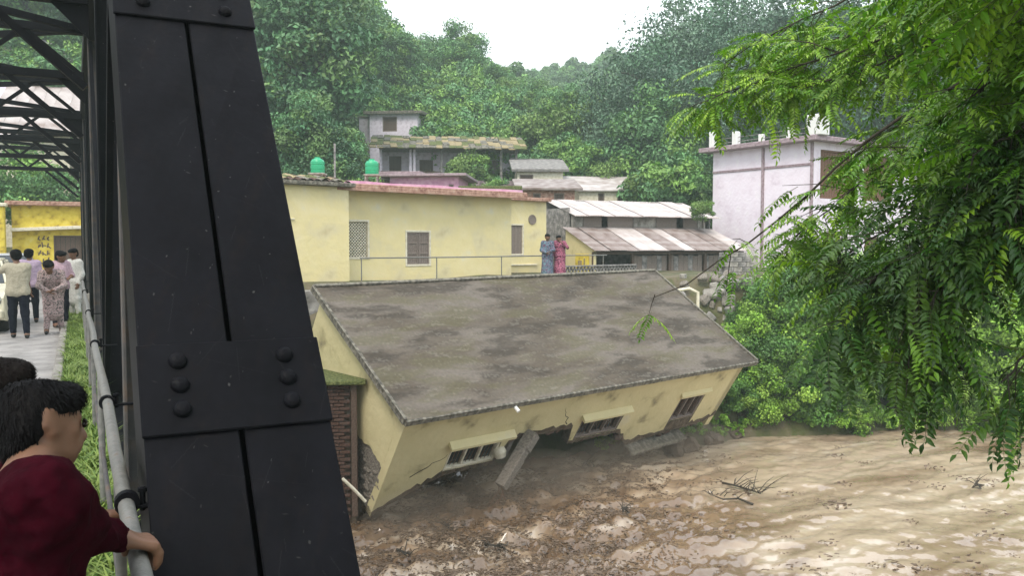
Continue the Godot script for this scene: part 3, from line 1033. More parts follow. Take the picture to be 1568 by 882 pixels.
	# torn pieces of brickwork hanging at the break
	for i in 26:
		var x := sr.randf_range(3.3, 11.4)
		var y := profile(bot, x) - sr.randf_range(-0.02, 0.08)
		var ch := MB.new()
		ch.box(Transform3D(Basis.from_euler(Vector3(sr.randf(), sr.randf(), sr.randf()) * 1.5), Vector3(x, y, -0.31 + sr.randf_range(-0.05, 0.05))), Vector3(0.2, 0.1, 0.12) * sr.randf_range(0.7, 1.3), 0.015)
		part(ch, "brick_fragment", M.brick_red if i % 3 else M.stone, o)
	# floor beam slab left hanging, with moss
	var fb := MB.new()
	fb.box(Transform3D(Basis(Vector3.BACK, 0.05), Vector3(9.35, -2.72, -0.15)), Vector3(2.3, 0.14, 0.5), 0.03)
	part(fb, "floor_slab", M.old_concrete, o)
	# white rainwater spout
	var sp := MB.new()
	sp.tube(PackedVector3Array([Vector3(2.85, -0.1, -0.1), Vector3(2.88, -0.13, 0.16)]), 0.045, 10)
	part(sp, "rain_spout", M.white_paint, o)
	# pale sack in the torn opening
	var sk := thing("cloth_bundle", "small pale cloth bundle caught beside the broken column of the tipping house", "bundle", Transform3D(Basis(), P(764, 690, 19.9)))
	var skm := MB.new()
	skm.lathe(Transform3D(Basis(Vector3.BACK, 0.3), Vector3.ZERO), [[0.0, -0.2], [0.12, -0.17], [0.17, -0.05], [0.14, 0.08], [0.07, 0.15], [0.09, 0.2], [0.0, 0.21]], 9)
	part(skm, "sack", M.pale_trim, sk)
	# brick lean-to against the end wall
	var OT := Transform3D(Basis(Vector3(0.995, 0, -0.1).normalized(), Vector3.UP, Vector3(0.1, 0, 0.995).normalized()), Vector3(-3.19, -1.1, -18.2))
	var ob := thing("brick_outbuilding", "small red brick lean-to with a mossy green slab against the tipping house", "outbuilding", OT)
	var rs := MB.new()
	rs.box(TR(-1.2, -0.05, -0.9), Vector3(2.5, 0.1, 2.1), 0.02)
	part(rs, "roof_slab", M.moss, ob)
	var core := MB.new()
	core.box(TR(-1.3, -1.7, -0.95), Vector3(2.2, 3.1, 1.7))
	part(core, "wall_core", M.mud, ob)
	var bm: Array[ArrayMesh] = []
	for q in 4:
		var bmb := MB.new()
		bmb.box(Transform3D(), Vector3(0.225, 0.068, 0.1), 0.008 + 0.003 * q)
		bm.append(bmb.mesh())
	for row in 38:
		for c in 7:
			var x := -0.42 - c * 0.236 - (0.118 if row % 2 else 0.0)
			var bi := inst(bm[(row * 7 + c * 3) % 4], "brick", M.brick_red, ob)
			bi.position = Vector3(x, -0.17 - row * 0.079, -0.065 + sr.randf_range(-0.012, 0.012))
			bi.rotation = Vector3(sr.randf_range(-0.03, 0.03), sr.randf_range(-0.03, 0.03), sr.randf_range(-0.02, 0.02))
	var jamb := MB.new()
	jamb.box(TR(-0.22, -1.55, -0.06), Vector3(0.13, 2.9, 0.14), 0.01)
	part(jamb, "door_jamb", M.wood, ob)
	# spray thrown up where the current meets the walls
	for q in [[640, 790, 17.8, 1.6, 0.8], [800, 745, 19.6, 2.6, 1.1], [930, 715, 21.5, 2.6, 1.0], [1065, 685, 24.0, 2.2, 0.9]]:
		var fv := FogVolume.new()
		fv.name = numbered("spray_mist")
		fv.shape = RenderingServer.FOG_VOLUME_SHAPE_ELLIPSOID
		fv.size = Vector3(q[3] * 1.6, q[4] * 1.5, 1.6)
		fv.position = P(q[0], q[1], q[2])
		fv.rotation.y = 0.7
		var fm := FogMaterial.new()
		fm.density = 0.17
		fm.albedo = Color(0.85, 0.78, 0.7)
		fm.edge_fade = 0.8
		fv.material = fm
		add_child(fv)
		tag(fv, "faint brown spray hanging over the water along the tipping house", "spray", "", "stuff")
	# loose plastic pipe by the corner
	var pp := thing("drain_pipe", "loose white drain pipe leaning below the brick lean-to", "pipe", Transform3D(Basis(), P(540, 748, 17.3)))
	var pm := MB.new()
	pm.tube(PackedVector3Array([P(525, 733, 17.2), P(541, 748, 17.3), P(560, 768, 17.45)]), 0.035, 10)
	wpart(pm, "pipe", M.pale_trim, pp)

# ---------- the yellow house on the terrace ----------
func frame_at(px: float, depth: float, y: float, dirx: Vector3) -> Transform3D:
	var p := P(px, 375, depth)
	var X := Vector3(dirx.x, 0, dirx.z).normalized()
	return Transform3D(Basis(X, Vector3.UP, X.cross(Vector3.UP)), Vector3(p.x, y, p.z))

func yellow_house() -> void:
	var T := frame_at(520, 28.0, 0.6, Vector3(0.755, 0, -0.656))
	var o := thing("yellow_house", "long cream yellow house with brown eave, lattice window and double shutters", "house", T)
	var mw := MB.new()
	var h1 := Rect2(0.22, 0.72, 0.92, 1.32)
	var h2 := Rect2(2.6, 0.45, 1.08, 1.26)
	mw.rwall(Transform3D(), 0.0, 7.5, -1.2, 3.0, [h1, h2], 0.25)
	part(mw, "wall", M.cream, o)
	var ew := MB.new()
	ew.rwall(Transform3D(Basis(Vector3(0, 0, -1), Vector3.UP, Vector3(1, 0, 0)), Vector3(7.5, 0, 0)), 0.25, 6.0, -1.2, 3.0, [], 0.25)
	part(ew, "wall", M.cream, o)
	for hh in [[h1, "lattice", M.pale_trim, M.pale_trim], [h2, "leaf", M.pale_trim, M.grey_wood]]:
		var h: Rect2 = hh[0]
		window(o, TR(h.get_center().x, h.get_center().y, -0.035), h.size.x - 0.13, h.size.y - 0.13, hh[1], hh[2], hh[3])
	# eave slab and fascia
	var ev := MB.new()
	ev.box(TR(3.7, 3.11, -2.4), Vector3(8.2, 0.18, 6.0), 0.02)
	part(ev, "eave_slab", M.cornice, o)
	var fa := MB.new()
	fa.box(TR(3.7, 3.04, 0.56), Vector3(8.2, 0.16, 0.1), 0.015)
	part(fa, "fascia", M.cornice, o)
	# low parapet ridge above the slab
	var pz := noise(0.5, 81, 3)
	var pr := MB.new()
	pr.wall(TR(0, 0, 0.1), range(0, 9), func(x): return 3.32 + 0.08 * pz.get_noise_1d(x * 9.0), func(_x): return 3.2, [], 0.18)
	part(pr, "parapet", M.hot_pink, o)
	# wing that stands forward
	var wg := MB.new()
	wg.rwall(TR(0, 0, 0.6), -7.0, 0.02, -1.3, 3.05, [], 0.25)
	part(wg, "wing_wall", M.cream, o)
	var wr := MB.new()
	wr.rwall(Transform3D(Basis(Vector3(0, 0, -1), Vector3.UP, Vector3(1, 0, 0)), Vector3(0.02, 0, 0)), -0.35, 0.0, -1.3, 3.05, [], 0.25)
	part(wr, "wing_wall", M.cream, o)
	var wl := MB.new()
	wl.box(TR(-2.35, 2.0, 0.62), Vector3(0.9, 0.04, 0.06), 0.01)
	part(wl, "ledge", M.pale_trim, o)
	var we := MB.new()
	we.box(TR(-3.45, 3.12, 0.55), Vector3(7.2, 0.13, 0.6), 0.02)
	part(we, "eave_slab", M.old_concrete, o)
	# aged tile roof over the wing, tile by tile
	var tm: Array[ArrayMesh] = []
	for q in 3:
		var tb := MB.new()
		for s in 5:
			var a0 := PI * s / 5.0
			var a1 := PI * (s + 1) / 5.0
			tb.quad(Vector3(cos(a0) * 0.13, sin(a0) * 0.07, 0.22), Vector3(cos(a1) * 0.13, sin(a1) * 0.07, 0.22), Vector3(cos(a1) * 0.11, sin(a1) * 0.06, -0.22), Vector3(cos(a0) * 0.11, sin(a0) * 0.06, -0.22))
		tm.append(tb.mesh())
	var tr := RandomNumberGenerator.new()
	tr.seed = 21
	for row in 3:
		for c in 26:
			var t := inst(tm[c % 3], "roof_tile", [M.moss, M.old_concrete, M.brick_red, M.thatch][tr.randi() % 4], o)
			t.position = Vector3(-6.7 + c * 0.262 + tr.randf_range(-0.02, 0.02), 3.22 + row * 0.07 + tr.randf_range(-0.015, 0.02), 0.62 - row * 0.36)
			t.rotation = Vector3(0.2 + tr.randf_range(-0.06, 0.06), tr.randf_range(-0.12, 0.12), tr.randf_range(-0.08, 0.08))
	var rb := MB.new()
	rb.prism(Transform3D(Basis(Vector3.BACK, Vector3.UP, -Vector3.RIGHT), Vector3.ZERO), PackedVector2Array([Vector2(0.7, 3.1), Vector2(0.7, 3.17), Vector2(-0.9, 3.4), Vector2(-2.4, 3.18), Vector2(-2.4, 3.1)]), 0.0, 6.9)
	part(rb, "roof_base", M.old_concrete, o)
	# green water tanks
	for tk in [[487, 252, 32.5, "green plastic water tank on the tiled wing roof beside a thin pole"], [570, 254, 33.5, "green plastic water tank at the end of the tiled roof by the purple house"]]:
		var p := P(tk[0], tk[1] + 13, tk[2])
		var tn := thing("water_tank", tk[3], "water tank", Transform3D(Basis(), p), "green water tanks")
		var tb := MB.new()
		tb.lathe(Transform3D(), [[0.0, 0.0], [0.26, 0.0], [0.27, 0.1], [0.255, 0.12], [0.27, 0.14], [0.27, 0.28], [0.255, 0.3], [0.27, 0.32], [0.265, 0.42], [0.22, 0.5], [0.12, 0.55], [0.11, 0.57], [0.11, 0.6], [0.0, 0.61]], 18)
		part(tb, "tank", M.green_plastic, tn)
		var lg := MB.new()
		lg.box(TR(0, -0.04, 0), Vector3(0.6, 0.06, 0.6), 0.01)
		for q in 4:
			lg.box(TR(0.22 if q & 1 else -0.22, -0.55, 0.22 if q & 2 else -0.22), Vector3(0.06, 1.0, 0.06))
		part(lg, "stand", M.concrete, tn)
	# terrace, railing and balustrade
	var te := MB.new()
	te.box(T * TR(2.8, -0.95, 1.0), Vector3(21.0, 1.7, 3.6), 0.03)
	struct(te, "terrace", M.concrete)
	var rl := thing("terrace_railing", "thin grey pipe railing in front of the long yellow house", "railing", T * TR(0, 0, 1.3))
	var hp := MB.new()
	hp.tube(PackedVector3Array([Vector3(0.0, 0.78, 0), Vector3(4.0, 0.77, 0), Vector3(8.5, 0.79, 0), Vector3(11.5, 0.78, 0)]), 0.022, 8)
	part(hp, "rail_pipe", M.pipe, rl)
	for x in [0.05, 3.0, 5.9, 8.6, 11.3]:
		var ps := MB.new()
		ps.tube(PackedVector3Array([Vector3(x, -0.1, 0), Vector3(x, 0.78, 0)]), 0.02, 8)
		part(ps, "rail_post", M.pipe, rl)
	# set-back wall with a shuttered window
	var sb := thing("cream_annexe", "cream annexe wall set back beside the yellow house, shuttered window and round vent", "house", T * TR(6.9, 0, -2.6))
	var sw := MB.new()
	var sh := Rect2(2.75, 0.75, 0.8, 1.35)
	sw.rwall(Transform3D(), 0.0, 4.9, -1.0, 3.1, [sh], 0.25)
	part(sw, "wall", M.cream, sb)
	window(sb, TR(sh.get_center().x, sh.get_center().y, -0.03), sh.size.x - 0.13, sh.size.y - 0.13, "boards", M.pale_trim, M.grey_wood)
	var vt := MB.new()
	vt.lathe(Transform3D(Basis(Vector3.RIGHT, PI / 2), Vector3(4.05, 2.3, 0.0)), [[0.0, 0.02], [0.16, 0.02], [0.17, 0.04], [0.22, 0.04], [0.22, -0.01]], 16)
	part(vt, "round_vent", M.grey_wood, sb)
	var sl := MB.new()
	sl.box(TR(2.45, 3.17, -1.4), Vector3(5.0, 0.15, 3.4), 0.02)
	part(sl, "eave_slab", M.cornice, sb)
	var lg2 := MB.new()
	lg2.box(TR(2.2, 0.34, 0.03), Vector3(4.2, 0.06, 0.08), 0.01)
	part(lg2, "ledge", M.pale_trim, sb)
	# honeycomb balustrade
	var bl := thing("lattice_balustrade", "low pierced concrete balustrade at the terrace edge below the two women", "balustrade", T * TR(8.4, -0.1, 1.55))
	var c0 := MB.new()
	c0.box(TR(2.0, 0.47, 0), Vector3(5.2, 0.06, 0.14), 0.01)
	c0.box(TR(2.0, 0.03, 0), Vector3(5.2, 0.06, 0.14), 0.01)
	part(c0, "coping", M.grey_wall, bl)
	for i in 27:
		var x := -0.5 + i * 0.19
		var cr := MB.new()
		cr.bar(Vector3(x, 0.07, 0), Vector3(x + 0.19, 0.43, 0), 0.035, 0.08, 0.0, Vector3.BACK)
		cr.bar(Vector3(x + 0.19, 0.07, 0), Vector3(x, 0.43, 0), 0.035, 0.075, 0.0, Vector3.BACK)
		part(cr, "lattice", M.grey_wall, bl)

# ---------- sheds with corrugated roofs ----------
func sheet_mesh(w: float, L: float) -> ArrayMesh:
	# corrugated sheet, x across, z down the slope
	var m := MB.new()
	var nn := 20
	for i in nn:
		var x0 := -w / 2 + w * i / nn
		var x1 := -w / 2 + w * (i + 1) / nn
		var y0 := 0.018 * cos(i * PI)
		var y1 := 0.018 * cos((i + 1) * PI)
		m.quad(Vector3(x0, y0, -L / 2), Vector3(x1, y1, -L / 2), Vector3(x1, y1, L / 2), Vector3(x0, y0, L / 2))
	return m.mesh()

func sheet_roof(o: Node3D, x0: float, x1: float, lo: Vector2, hi: Vector2, mats: Array, sd: int) -> void:
	# lo, hi = (z, y) of eave and ridge
	var r := RandomNumberGenerator.new()
	r.seed = sd
	var w := 0.86
	var n := int(ceil((x1 - x0) / 0.8))
	var dv := Vector3(0, lo.y - hi.y, lo.x - hi.x)
	var L := dv.length()
	var m := sheet_mesh(w, L + 0.1)
	var z := dv / L
	var y := z.cross(Vector3.RIGHT)
	for i in n:
		var s := inst(m, "roof_sheet", mats[r.randi() % mats.size()], o)
		s.transform = Transform3D(Basis(Vector3.RIGHT, y, z) * Basis(Vector3.UP, r.randf_range(-0.012, 0.012)), Vector3(x0 + 0.4 + (x1 - x0 - 0.8) * i / maxf(1, n - 1), (lo.y + hi.y) / 2 + (0.022 if i % 2 else 0.0) + r.randf_range(0, 0.02), (lo.x + hi.x) / 2 + r.randf_range(-0.05, 0.05)))

func shed() -> void:
	var T := frame_at(910, 36.0, 0.55, Vector3(0.906, 0, -0.423))
	var o := thing("tin_roof_shed", "two tier shed with pale corrugated roofs and yellow end wall", "shed", T)
	sheet_roof(o, -0.05, 8.2, Vector2(0.15, 1.0), Vector2(-2.7, 2.02), [M.sheet, M.sheet, M.rusty_sheet], 5)
	sheet_roof(o, 0.3, 8.4, Vector2(-2.3, 2.55), Vector2(-5.3, 3.4), [M.sheet], 6)
	# end wall
	var ew := MB.new()
	ew.prism(Transform3D(Basis(Vector3.BACK, Vector3.UP, -Vector3.RIGHT), Vector3(0.06, 0, 0)), PackedVector2Array([Vector2(-0.15, -0.6), Vector2(-0.15, 1.02), Vector2(-2.65, 1.93), Vector2(-2.65, -0.6)]), -0.12, 0.0)
	part(ew, "end_wall", M.cream_worn, o)
	var pn := MB.new()
	pn.box(TR(0.035, 0.45, -1.1), Vector3(0.05, 0.8, 1.15), 0.01)
	var sg := part(pn, "painted_panel", M.yellow, o)
	for q in [[0.42, -1.25, 0.34, 0.3], [0.5, -0.85, 0.12, 0.34], [0.2, -1.0, 0.5, 0.06]]:
		var mk := MB.new()
		mk.box(TR(0.006, q[0], q[1]), Vector3(0.01, q[3], q[2]), 0.002)
		part(mk, "panel_mark", M.thatch, sg)
	# front wall, open bays between posts
	for i in 5:
		var ps := MB.new()
		ps.box(TR(0.12 + i * 1.95, 0.15, -0.25), Vector3(0.14, 1.6, 0.14), 0.01)
		part(ps, "post", M.wood, o)
	for i in 4:
		if i == 0: continue
		for b in 7:
			var bd := MB.new()
			bd.box(TR(0.25 + i * 1.95 + b * 0.262, 0.1 + 0.03 * sin(b * 3.0 + i), -0.3), Vector3(0.25, 1.35, 0.025), 0.004)
			part(bd, "board", M.grey_wood if (b + i) % 3 else M.grey_wall, o)
	var bk := MB.new()
	bk.box(TR(4.1, 0.6, -2.7), Vector3(8.0, 2.7, 0.1))
	bk.box(TR(8.05, 0.3, -1.5), Vector3(0.1, 1.9, 2.4))
	part(bk, "back_wall", M.grey_wall, o)
	# clerestory wall in panels between dark slots
	var x := 0.4
	var k := 0
	for wd in [0.62, 1.0, 0.3, 1.4, 1.3, 1.2, 0.36, 0.85, 0.5]:
		if k != 2 and k != 6:
			var cl := MB.new()
			cl.box(TR(x + wd / 2, 2.25, -2.78), Vector3(wd - 0.03, 0.75, 0.06), 0.006)
			part(cl, "wall_panel", M.grey_wood if k % 2 else M.concrete, o)
		x += wd
		k += 1
	var inr := MB.new()
	inr.box(TR(4.3, 1.4, -5.2), Vector3(8.0, 4.0, 0.1))
	for xx in [0.35, 8.25]:
		inr.box(TR(xx, 1.35, -4.0), Vector3(0.08, 3.2, 2.3))
	part(inr, "back_wall", M.grey_wall, o)
	var bm := MB.new()
	bm.box(TR(4.3, 1.86, -2.72), Vector3(7.8, 0.12, 0.1), 0.01)
	bm.box(TR(4.1, 0.9, -0.2), Vector3(8.1, 0.12, 0.1), 0.01)
	part(bm, "beam", M.wood, o)

# ---------- pink building on the right ----------
func pink_building() -> void:
	var X := Vector3(0.574, 0, 0.82)
	var T := frame_at(1090, 45.0, -0.4, X)
	var o := thing("pink_building", "tall pale pink plastered building with purple eave and white roof posts", "building", T)
	var w := 6.15
	var H := 7.05
	var fw := MB.new()
	fw.rwall(Transform3D(), 0.0, w, -0.8, H, [], 0.25)
	part(fw, "wall", M.pink, o)
	var T2 := Transform3D(Basis(Vector3(0, 0, -1), Vector3.UP, Vector3(1, 0, 0)), Vector3(w, 0, 0))
	var hs := [Rect2(0.5, 4.4, 2.6, 2.3), Rect2(4.0, 4.4, 2.6, 2.3), Rect2(1.0, 0.6, 1.2, 2.2), Rect2(4.2, 1.2, 1.4, 1.4)]
	var rw := MB.new()
	rw.rwall(T2, 0.25, 9.5, -0.8, H, hs, 0.25)
	part(rw, "wall", M.pink, o)
	for h: Rect2 in hs:
		window(o, T2 * TR(h.get_center().x, h.get_center().y, -0.12), h.size.x - 0.16, h.size.y - 0.16, "boards", M.rust, M.rust)
	for lw in [[Transform3D(Basis(Vector3(0, 0, 1), Vector3.UP, Vector3(-1, 0, 0)), Vector3(0, 0, 0)), -9.5, -0.25]]:
		var sw := MB.new()
		sw.rwall(lw[0], lw[1], lw[2], -0.8, H, [], 0.25)
		part(sw, "wall", M.lilac_trim, o)
	var sl := MB.new()
	sl.box(TR(w / 2, H + 0.1, -4.6), Vector3(w + 1.0, 0.24, 10.4), 0.03)
	part(sl, "eave_slab", M.lilac_trim, o)
	var bd := MB.new()
	bd.box(TR(w / 2, H - 1.05, 0.02), Vector3(w, 0.12, 0.06), 0.01)
	part(bd, "string_course", M.lilac_trim, o)
	for x in [3.25, w - 0.08]:
		var p := MB.new()
		p.box(TR(x, H / 2 - 0.4, 0.035), Vector3(0.14, H + 0.7, 0.1), 0.012)
		part(p, "pilaster", M.lilac_trim, o)
	for q in [[0.05, 0.3, 0.85], [1.6, 0.32, 0.7], [3.2, 0.25, 0.4], [4.9, 0.3, 0.55], [6.4, 0.75, 0.95]]:
		var rp := MB.new()
		rp.box(TR(q[0], H + 0.22 + q[2] / 2, 0.1), Vector3(q[1], q[2], q[1]), 0.03)
		part(rp, "roof_post", M.white_paint, o)
	for i in 4:
		var rr := MB.new()
		var xa: float = [0.2, 1.76, 3.33, 5.05][i]
		var xb: float = [1.44, 3.07, 4.75, 6.02][i]
		for yy in [0.2, 0.42]:
			rr.bar(Vector3(xa, H + 0.22 + yy, 0.1), Vector3(xb, H + 0.22 + yy, 0.1), 0.03, 0.03)
		part(rr, "roof_rail", M.grey_wall, o)

# ---------- houses up the slope ----------
func box_house(called: String, label: String, px0: float, px1: float, depth: float, ytop: float, ybot: float, deep: float, wall_m: Material, roof_m: Material, wins: Array, over := 0.35, roof_t := 0.16, slope := 0.0, turn := 0.15) -> Node3D:
	# px0..px1 on the photograph at a depth; ytop/ybot = photo rows of the wall's top and bottom
	var a := P(px0, 375, depth)
	var b := P(px1, 375, depth)
	var w := (b - a).length()
	var yt := P(px0, ytop, depth).y
	var yb := P(px0, ybot, depth).y
	var X := Vector3(cos(turn), 0, -sin(turn))
	var T := Transform3D(Basis(X, Vector3.UP, X.cross(Vector3.UP)), Vector3(a.x, yb, a.z))
	var o := thing(called, label, "house", T)
	var h := yt - yb
	var holes := []
	for q in wins:
		holes.append(Rect2(q[0] * w, q[1] * h, q[2] * w, q[3] * h))
	var f := MB.new()
	f.rwall(Transform3D(), 0, w, -2.5, h, holes, 0.2)
	part(f, "wall", wall_m, o)
	for sd in [0, 1]:
		var s := MB.new()
		if sd == 0:
			s.rwall(Transform3D(Basis(Vector3(0, 0, 1), Vector3.UP, Vector3(-1, 0, 0)), Vector3.ZERO), -deep, -0.2, -2.5, h, [], 0.2)
		else:
			s.rwall(Transform3D(Basis(Vector3(0, 0, -1), Vector3.UP, Vector3(1, 0, 0)), Vector3(w, 0, 0)), 0.2, deep, -2.5, h, [], 0.2)
		part(s, "wall", wall_m, o)
	var k := 0
	for q: Rect2 in holes:
		window(o, TR(q.get_center().x, q.get_center().y, -0.06), maxf(0.1, q.size.x - 0.14), maxf(0.1, q.size.y - 0.14), wins[k][4], M.grey_wood, M.wood)
		k += 1
	var r := MB.new()
	r.box(Transform3D(Basis(Vector3.RIGHT, slope), Vector3(w / 2, h + roof_t / 2 + sin(slope) * deep * 0.5, -deep / 2)), Vector3(w + 2 * over, roof_t, deep + 2 * over), 0.02)
	part(r, "roof", roof_m, o)
	return o

func hill_houses() -> void:
	box_house("lilac_house", "small pale lilac house with dark square window high against the forest", 568, 642, 65.0, 177, 222, 4.0, M.lilac, M.old_concrete, [[0.27, 0.42, 0.3, 0.5, "boards"]], 0.4, 0.22, 0.06, -0.1)
	var lw := box_house("lilac_lean_to", "peeling white lean-to wall beside the small lilac house", 552, 570, 66.0, 182, 222, 3.0, M.lilac, M.old_concrete, [], 0.1, 0.12, 0.1, -0.1)
	# verandah house
	var T := frame_at(582, 55.0, P(582, 276, 55.0).y, Vector3(1, 0, -0.12))
	var o := thing("verandah_house", "long hillside house with posts under a ragged straw coloured roof", "house", T)
	var w := 9.1
	var h := 2.05
	var bw := MB.new()
	bw.rwall(TR(0, 0, -1.8), 0, w, -3.0, h + 0.3, [Rect2(0.6, 0.0, 0.8, 1.7), Rect2(2.6, 0.6, 0.9, 0.9), Rect2(7.2, 0.4, 0.9, 1.1)], 0.2)
	part(bw, "wall", M.lilac, o)
	window(o, TR(1.0, 0.86, -1.85), 0.66, 1.58, "boards", M.wood, M.wood)
	window(o, TR(3.05, 1.05, -1.85), 0.76, 0.76, "boards", M.wood, M.wood)
	window(o, TR(7.65, 0.95, -1.85), 0.76, 0.96, "boards", M.grey_wood, M.grey_wood)
	for x in [0.1, 2.0, 2.25, 4.0, 6.2, 7.9, 8.9]:
		var ps := MB.new()
		ps.box(TR(x, h / 2 - 0.03, -0.1), Vector3(0.16, h - 0.05, 0.16), 0.01)
		part(ps, "post", M.lilac if x < 3.0 else M.grey_wall, o)
	var fl := MB.new()
	fl.box(TR(w / 2, -0.6, -0.9), Vector3(w + 0.3, 1.2, 2.4), 0.02)
	part(fl, "floor_slab", M.lilac_trim, o)
	var rr := MB.new()
	rr.bar(Vector3(0.1, 0.55, 0.0), Vector3(4.0, 0.55, 0.0), 0.05, 0.06)
	rr.bar(Vector3(0.1, 0.25, 0.0), Vector3(4.0, 0.25, 0.0), 0.05, 0.06)
	part(rr, "rail", M.wood, o)
	# ragged roof of overlapping straw and slate lengths
	var r := RandomNumberGenerator.new()
	r.seed = 31
	for row in 5:
		for i in 24:
			var st := MB.new()
			var wd := 0.42
			st.box(Transform3D(Basis(Vector3.RIGHT, 0.36 + r.randf_range(-0.07, 0.07)) * Basis(Vector3.UP, r.randf_range(-0.15, 0.15)), Vector3(-0.35 + i * 0.42 + r.randf_range(-0.04, 0.04), h + 0.08 + row * 0.2 + r.randf_range(-0.03, 0.05), 0.55 - row * 0.52)), Vector3(wd, 0.07, 0.75), 0.015)
			part(st, "roof_piece", [M.thatch, M.thatch, M.old_concrete, M.moss][r.randi() % 4], o)
	var rb := MB.new()
	rb.prism(Transform3D(Basis(Vector3.BACK, Vector3.UP, -Vector3.RIGHT), Vector3.ZERO), PackedVector2Array([Vector2(0.8, h - 0.06), Vector2(0.8, h + 0.02), Vector2(-2.0, h + 1.0), Vector2(-3.6, h + 0.3), Vector2(-3.6, h + 0.2), Vector2(-2.0, h - 0.06)]), -w, 0.0)
	part(rb, "roof_base", M.old_concrete, o)
	# lower pink house and ochre wall
	box_house("pink_cottage", "bright pink walled cottage under a flat grey slab below the verandah house", 598, 704, 46.0, 272, 310, 3.0, M.hot_pink, M.lilac_trim, [[0.86, 0.5, 0.07, 0.2, "boards"]], 0.5, 0.14, -0.03, -0.12)
	box_house("purple_cottage", "dark roofed purple cottage wedged between the green tank and pink cottage", 566, 640, 47.5, 268, 300, 3.0, M.lilac_trim, M.lilac_trim, [[0.1, 0.3, 0.35, 0.5, "boards"], [0.55, 0.3, 0.35, 0.5, "boards"]], 0.3, 0.14, 0.0, -0.12)
	box_house("ochre_outhouse", "low ochre outhouse with mossy yellow top beside the pink cottage", 706, 796, 44.0, 291, 330, 2.4, M.yellow, M.moss, [], 0.12, 0.2, 0.0, 0.0)
	box_house("terraced_hut", "weathered hut with dark slate roof and white wall between verandah house and tin roofs", 792, 862, 52.0, 262, 300, 3.0, M.pale_trim, M.grey_wall, [[0.05, 0.5, 0.3, 0.35, "boards"]], 0.35, 0.18, 0.25, 0.05)
	box_house("upper_hut", "tiny white hut with grey slab roof just above the terraced hut", 796, 850, 56.0, 247, 270, 2.5, M.white_paint, M.grey_wall, [[0.6, 0.2, 0.2, 0.6, "boards"]], 0.25, 0.14, 0.1, 0.05)
	box_house("brown_hut", "low brown hut with rusty roof below the terraced hut", 800, 880, 46.0, 290, 320, 3.0, M.cornice, M.rusty_sheet, [[0.2, 0.3, 0.15, 0.5, "boards"], [0.6, 0.3, 0.2, 0.5, "boards"]], 0.4, 0.14, 0.2, 0.05)
	# white gabled house behind the tin shed
	var g := box_house("gabled_house", "white walled house with a pale gabled tin roof behind the tin sheds", 886, 985, 50.0, 292, 330, 5.0, M.pale_trim, M.sheet, [[0.3, 0.5, 0.1, 0.4, "boards"], [0.6, 0.5, 0.1, 0.4, "boards"]], 0.3, 0.1, 0.22, 0.1)
	# thin pole near the tanks
	var pl := thing("utility_pole", "thin grey pole standing among the trees beside the green tank", "pole", Transform3D(Basis(), P(513, 290, 40.0)))
	var pm := MB.new()
	pm.tube(PackedVector3Array([Vector3(0, -1.5, 0), P(513, 220, 40.0) - P(513, 290, 40.0)]), 0.05, 8)
	part(pm, "pole", M.grey_wall, pl)

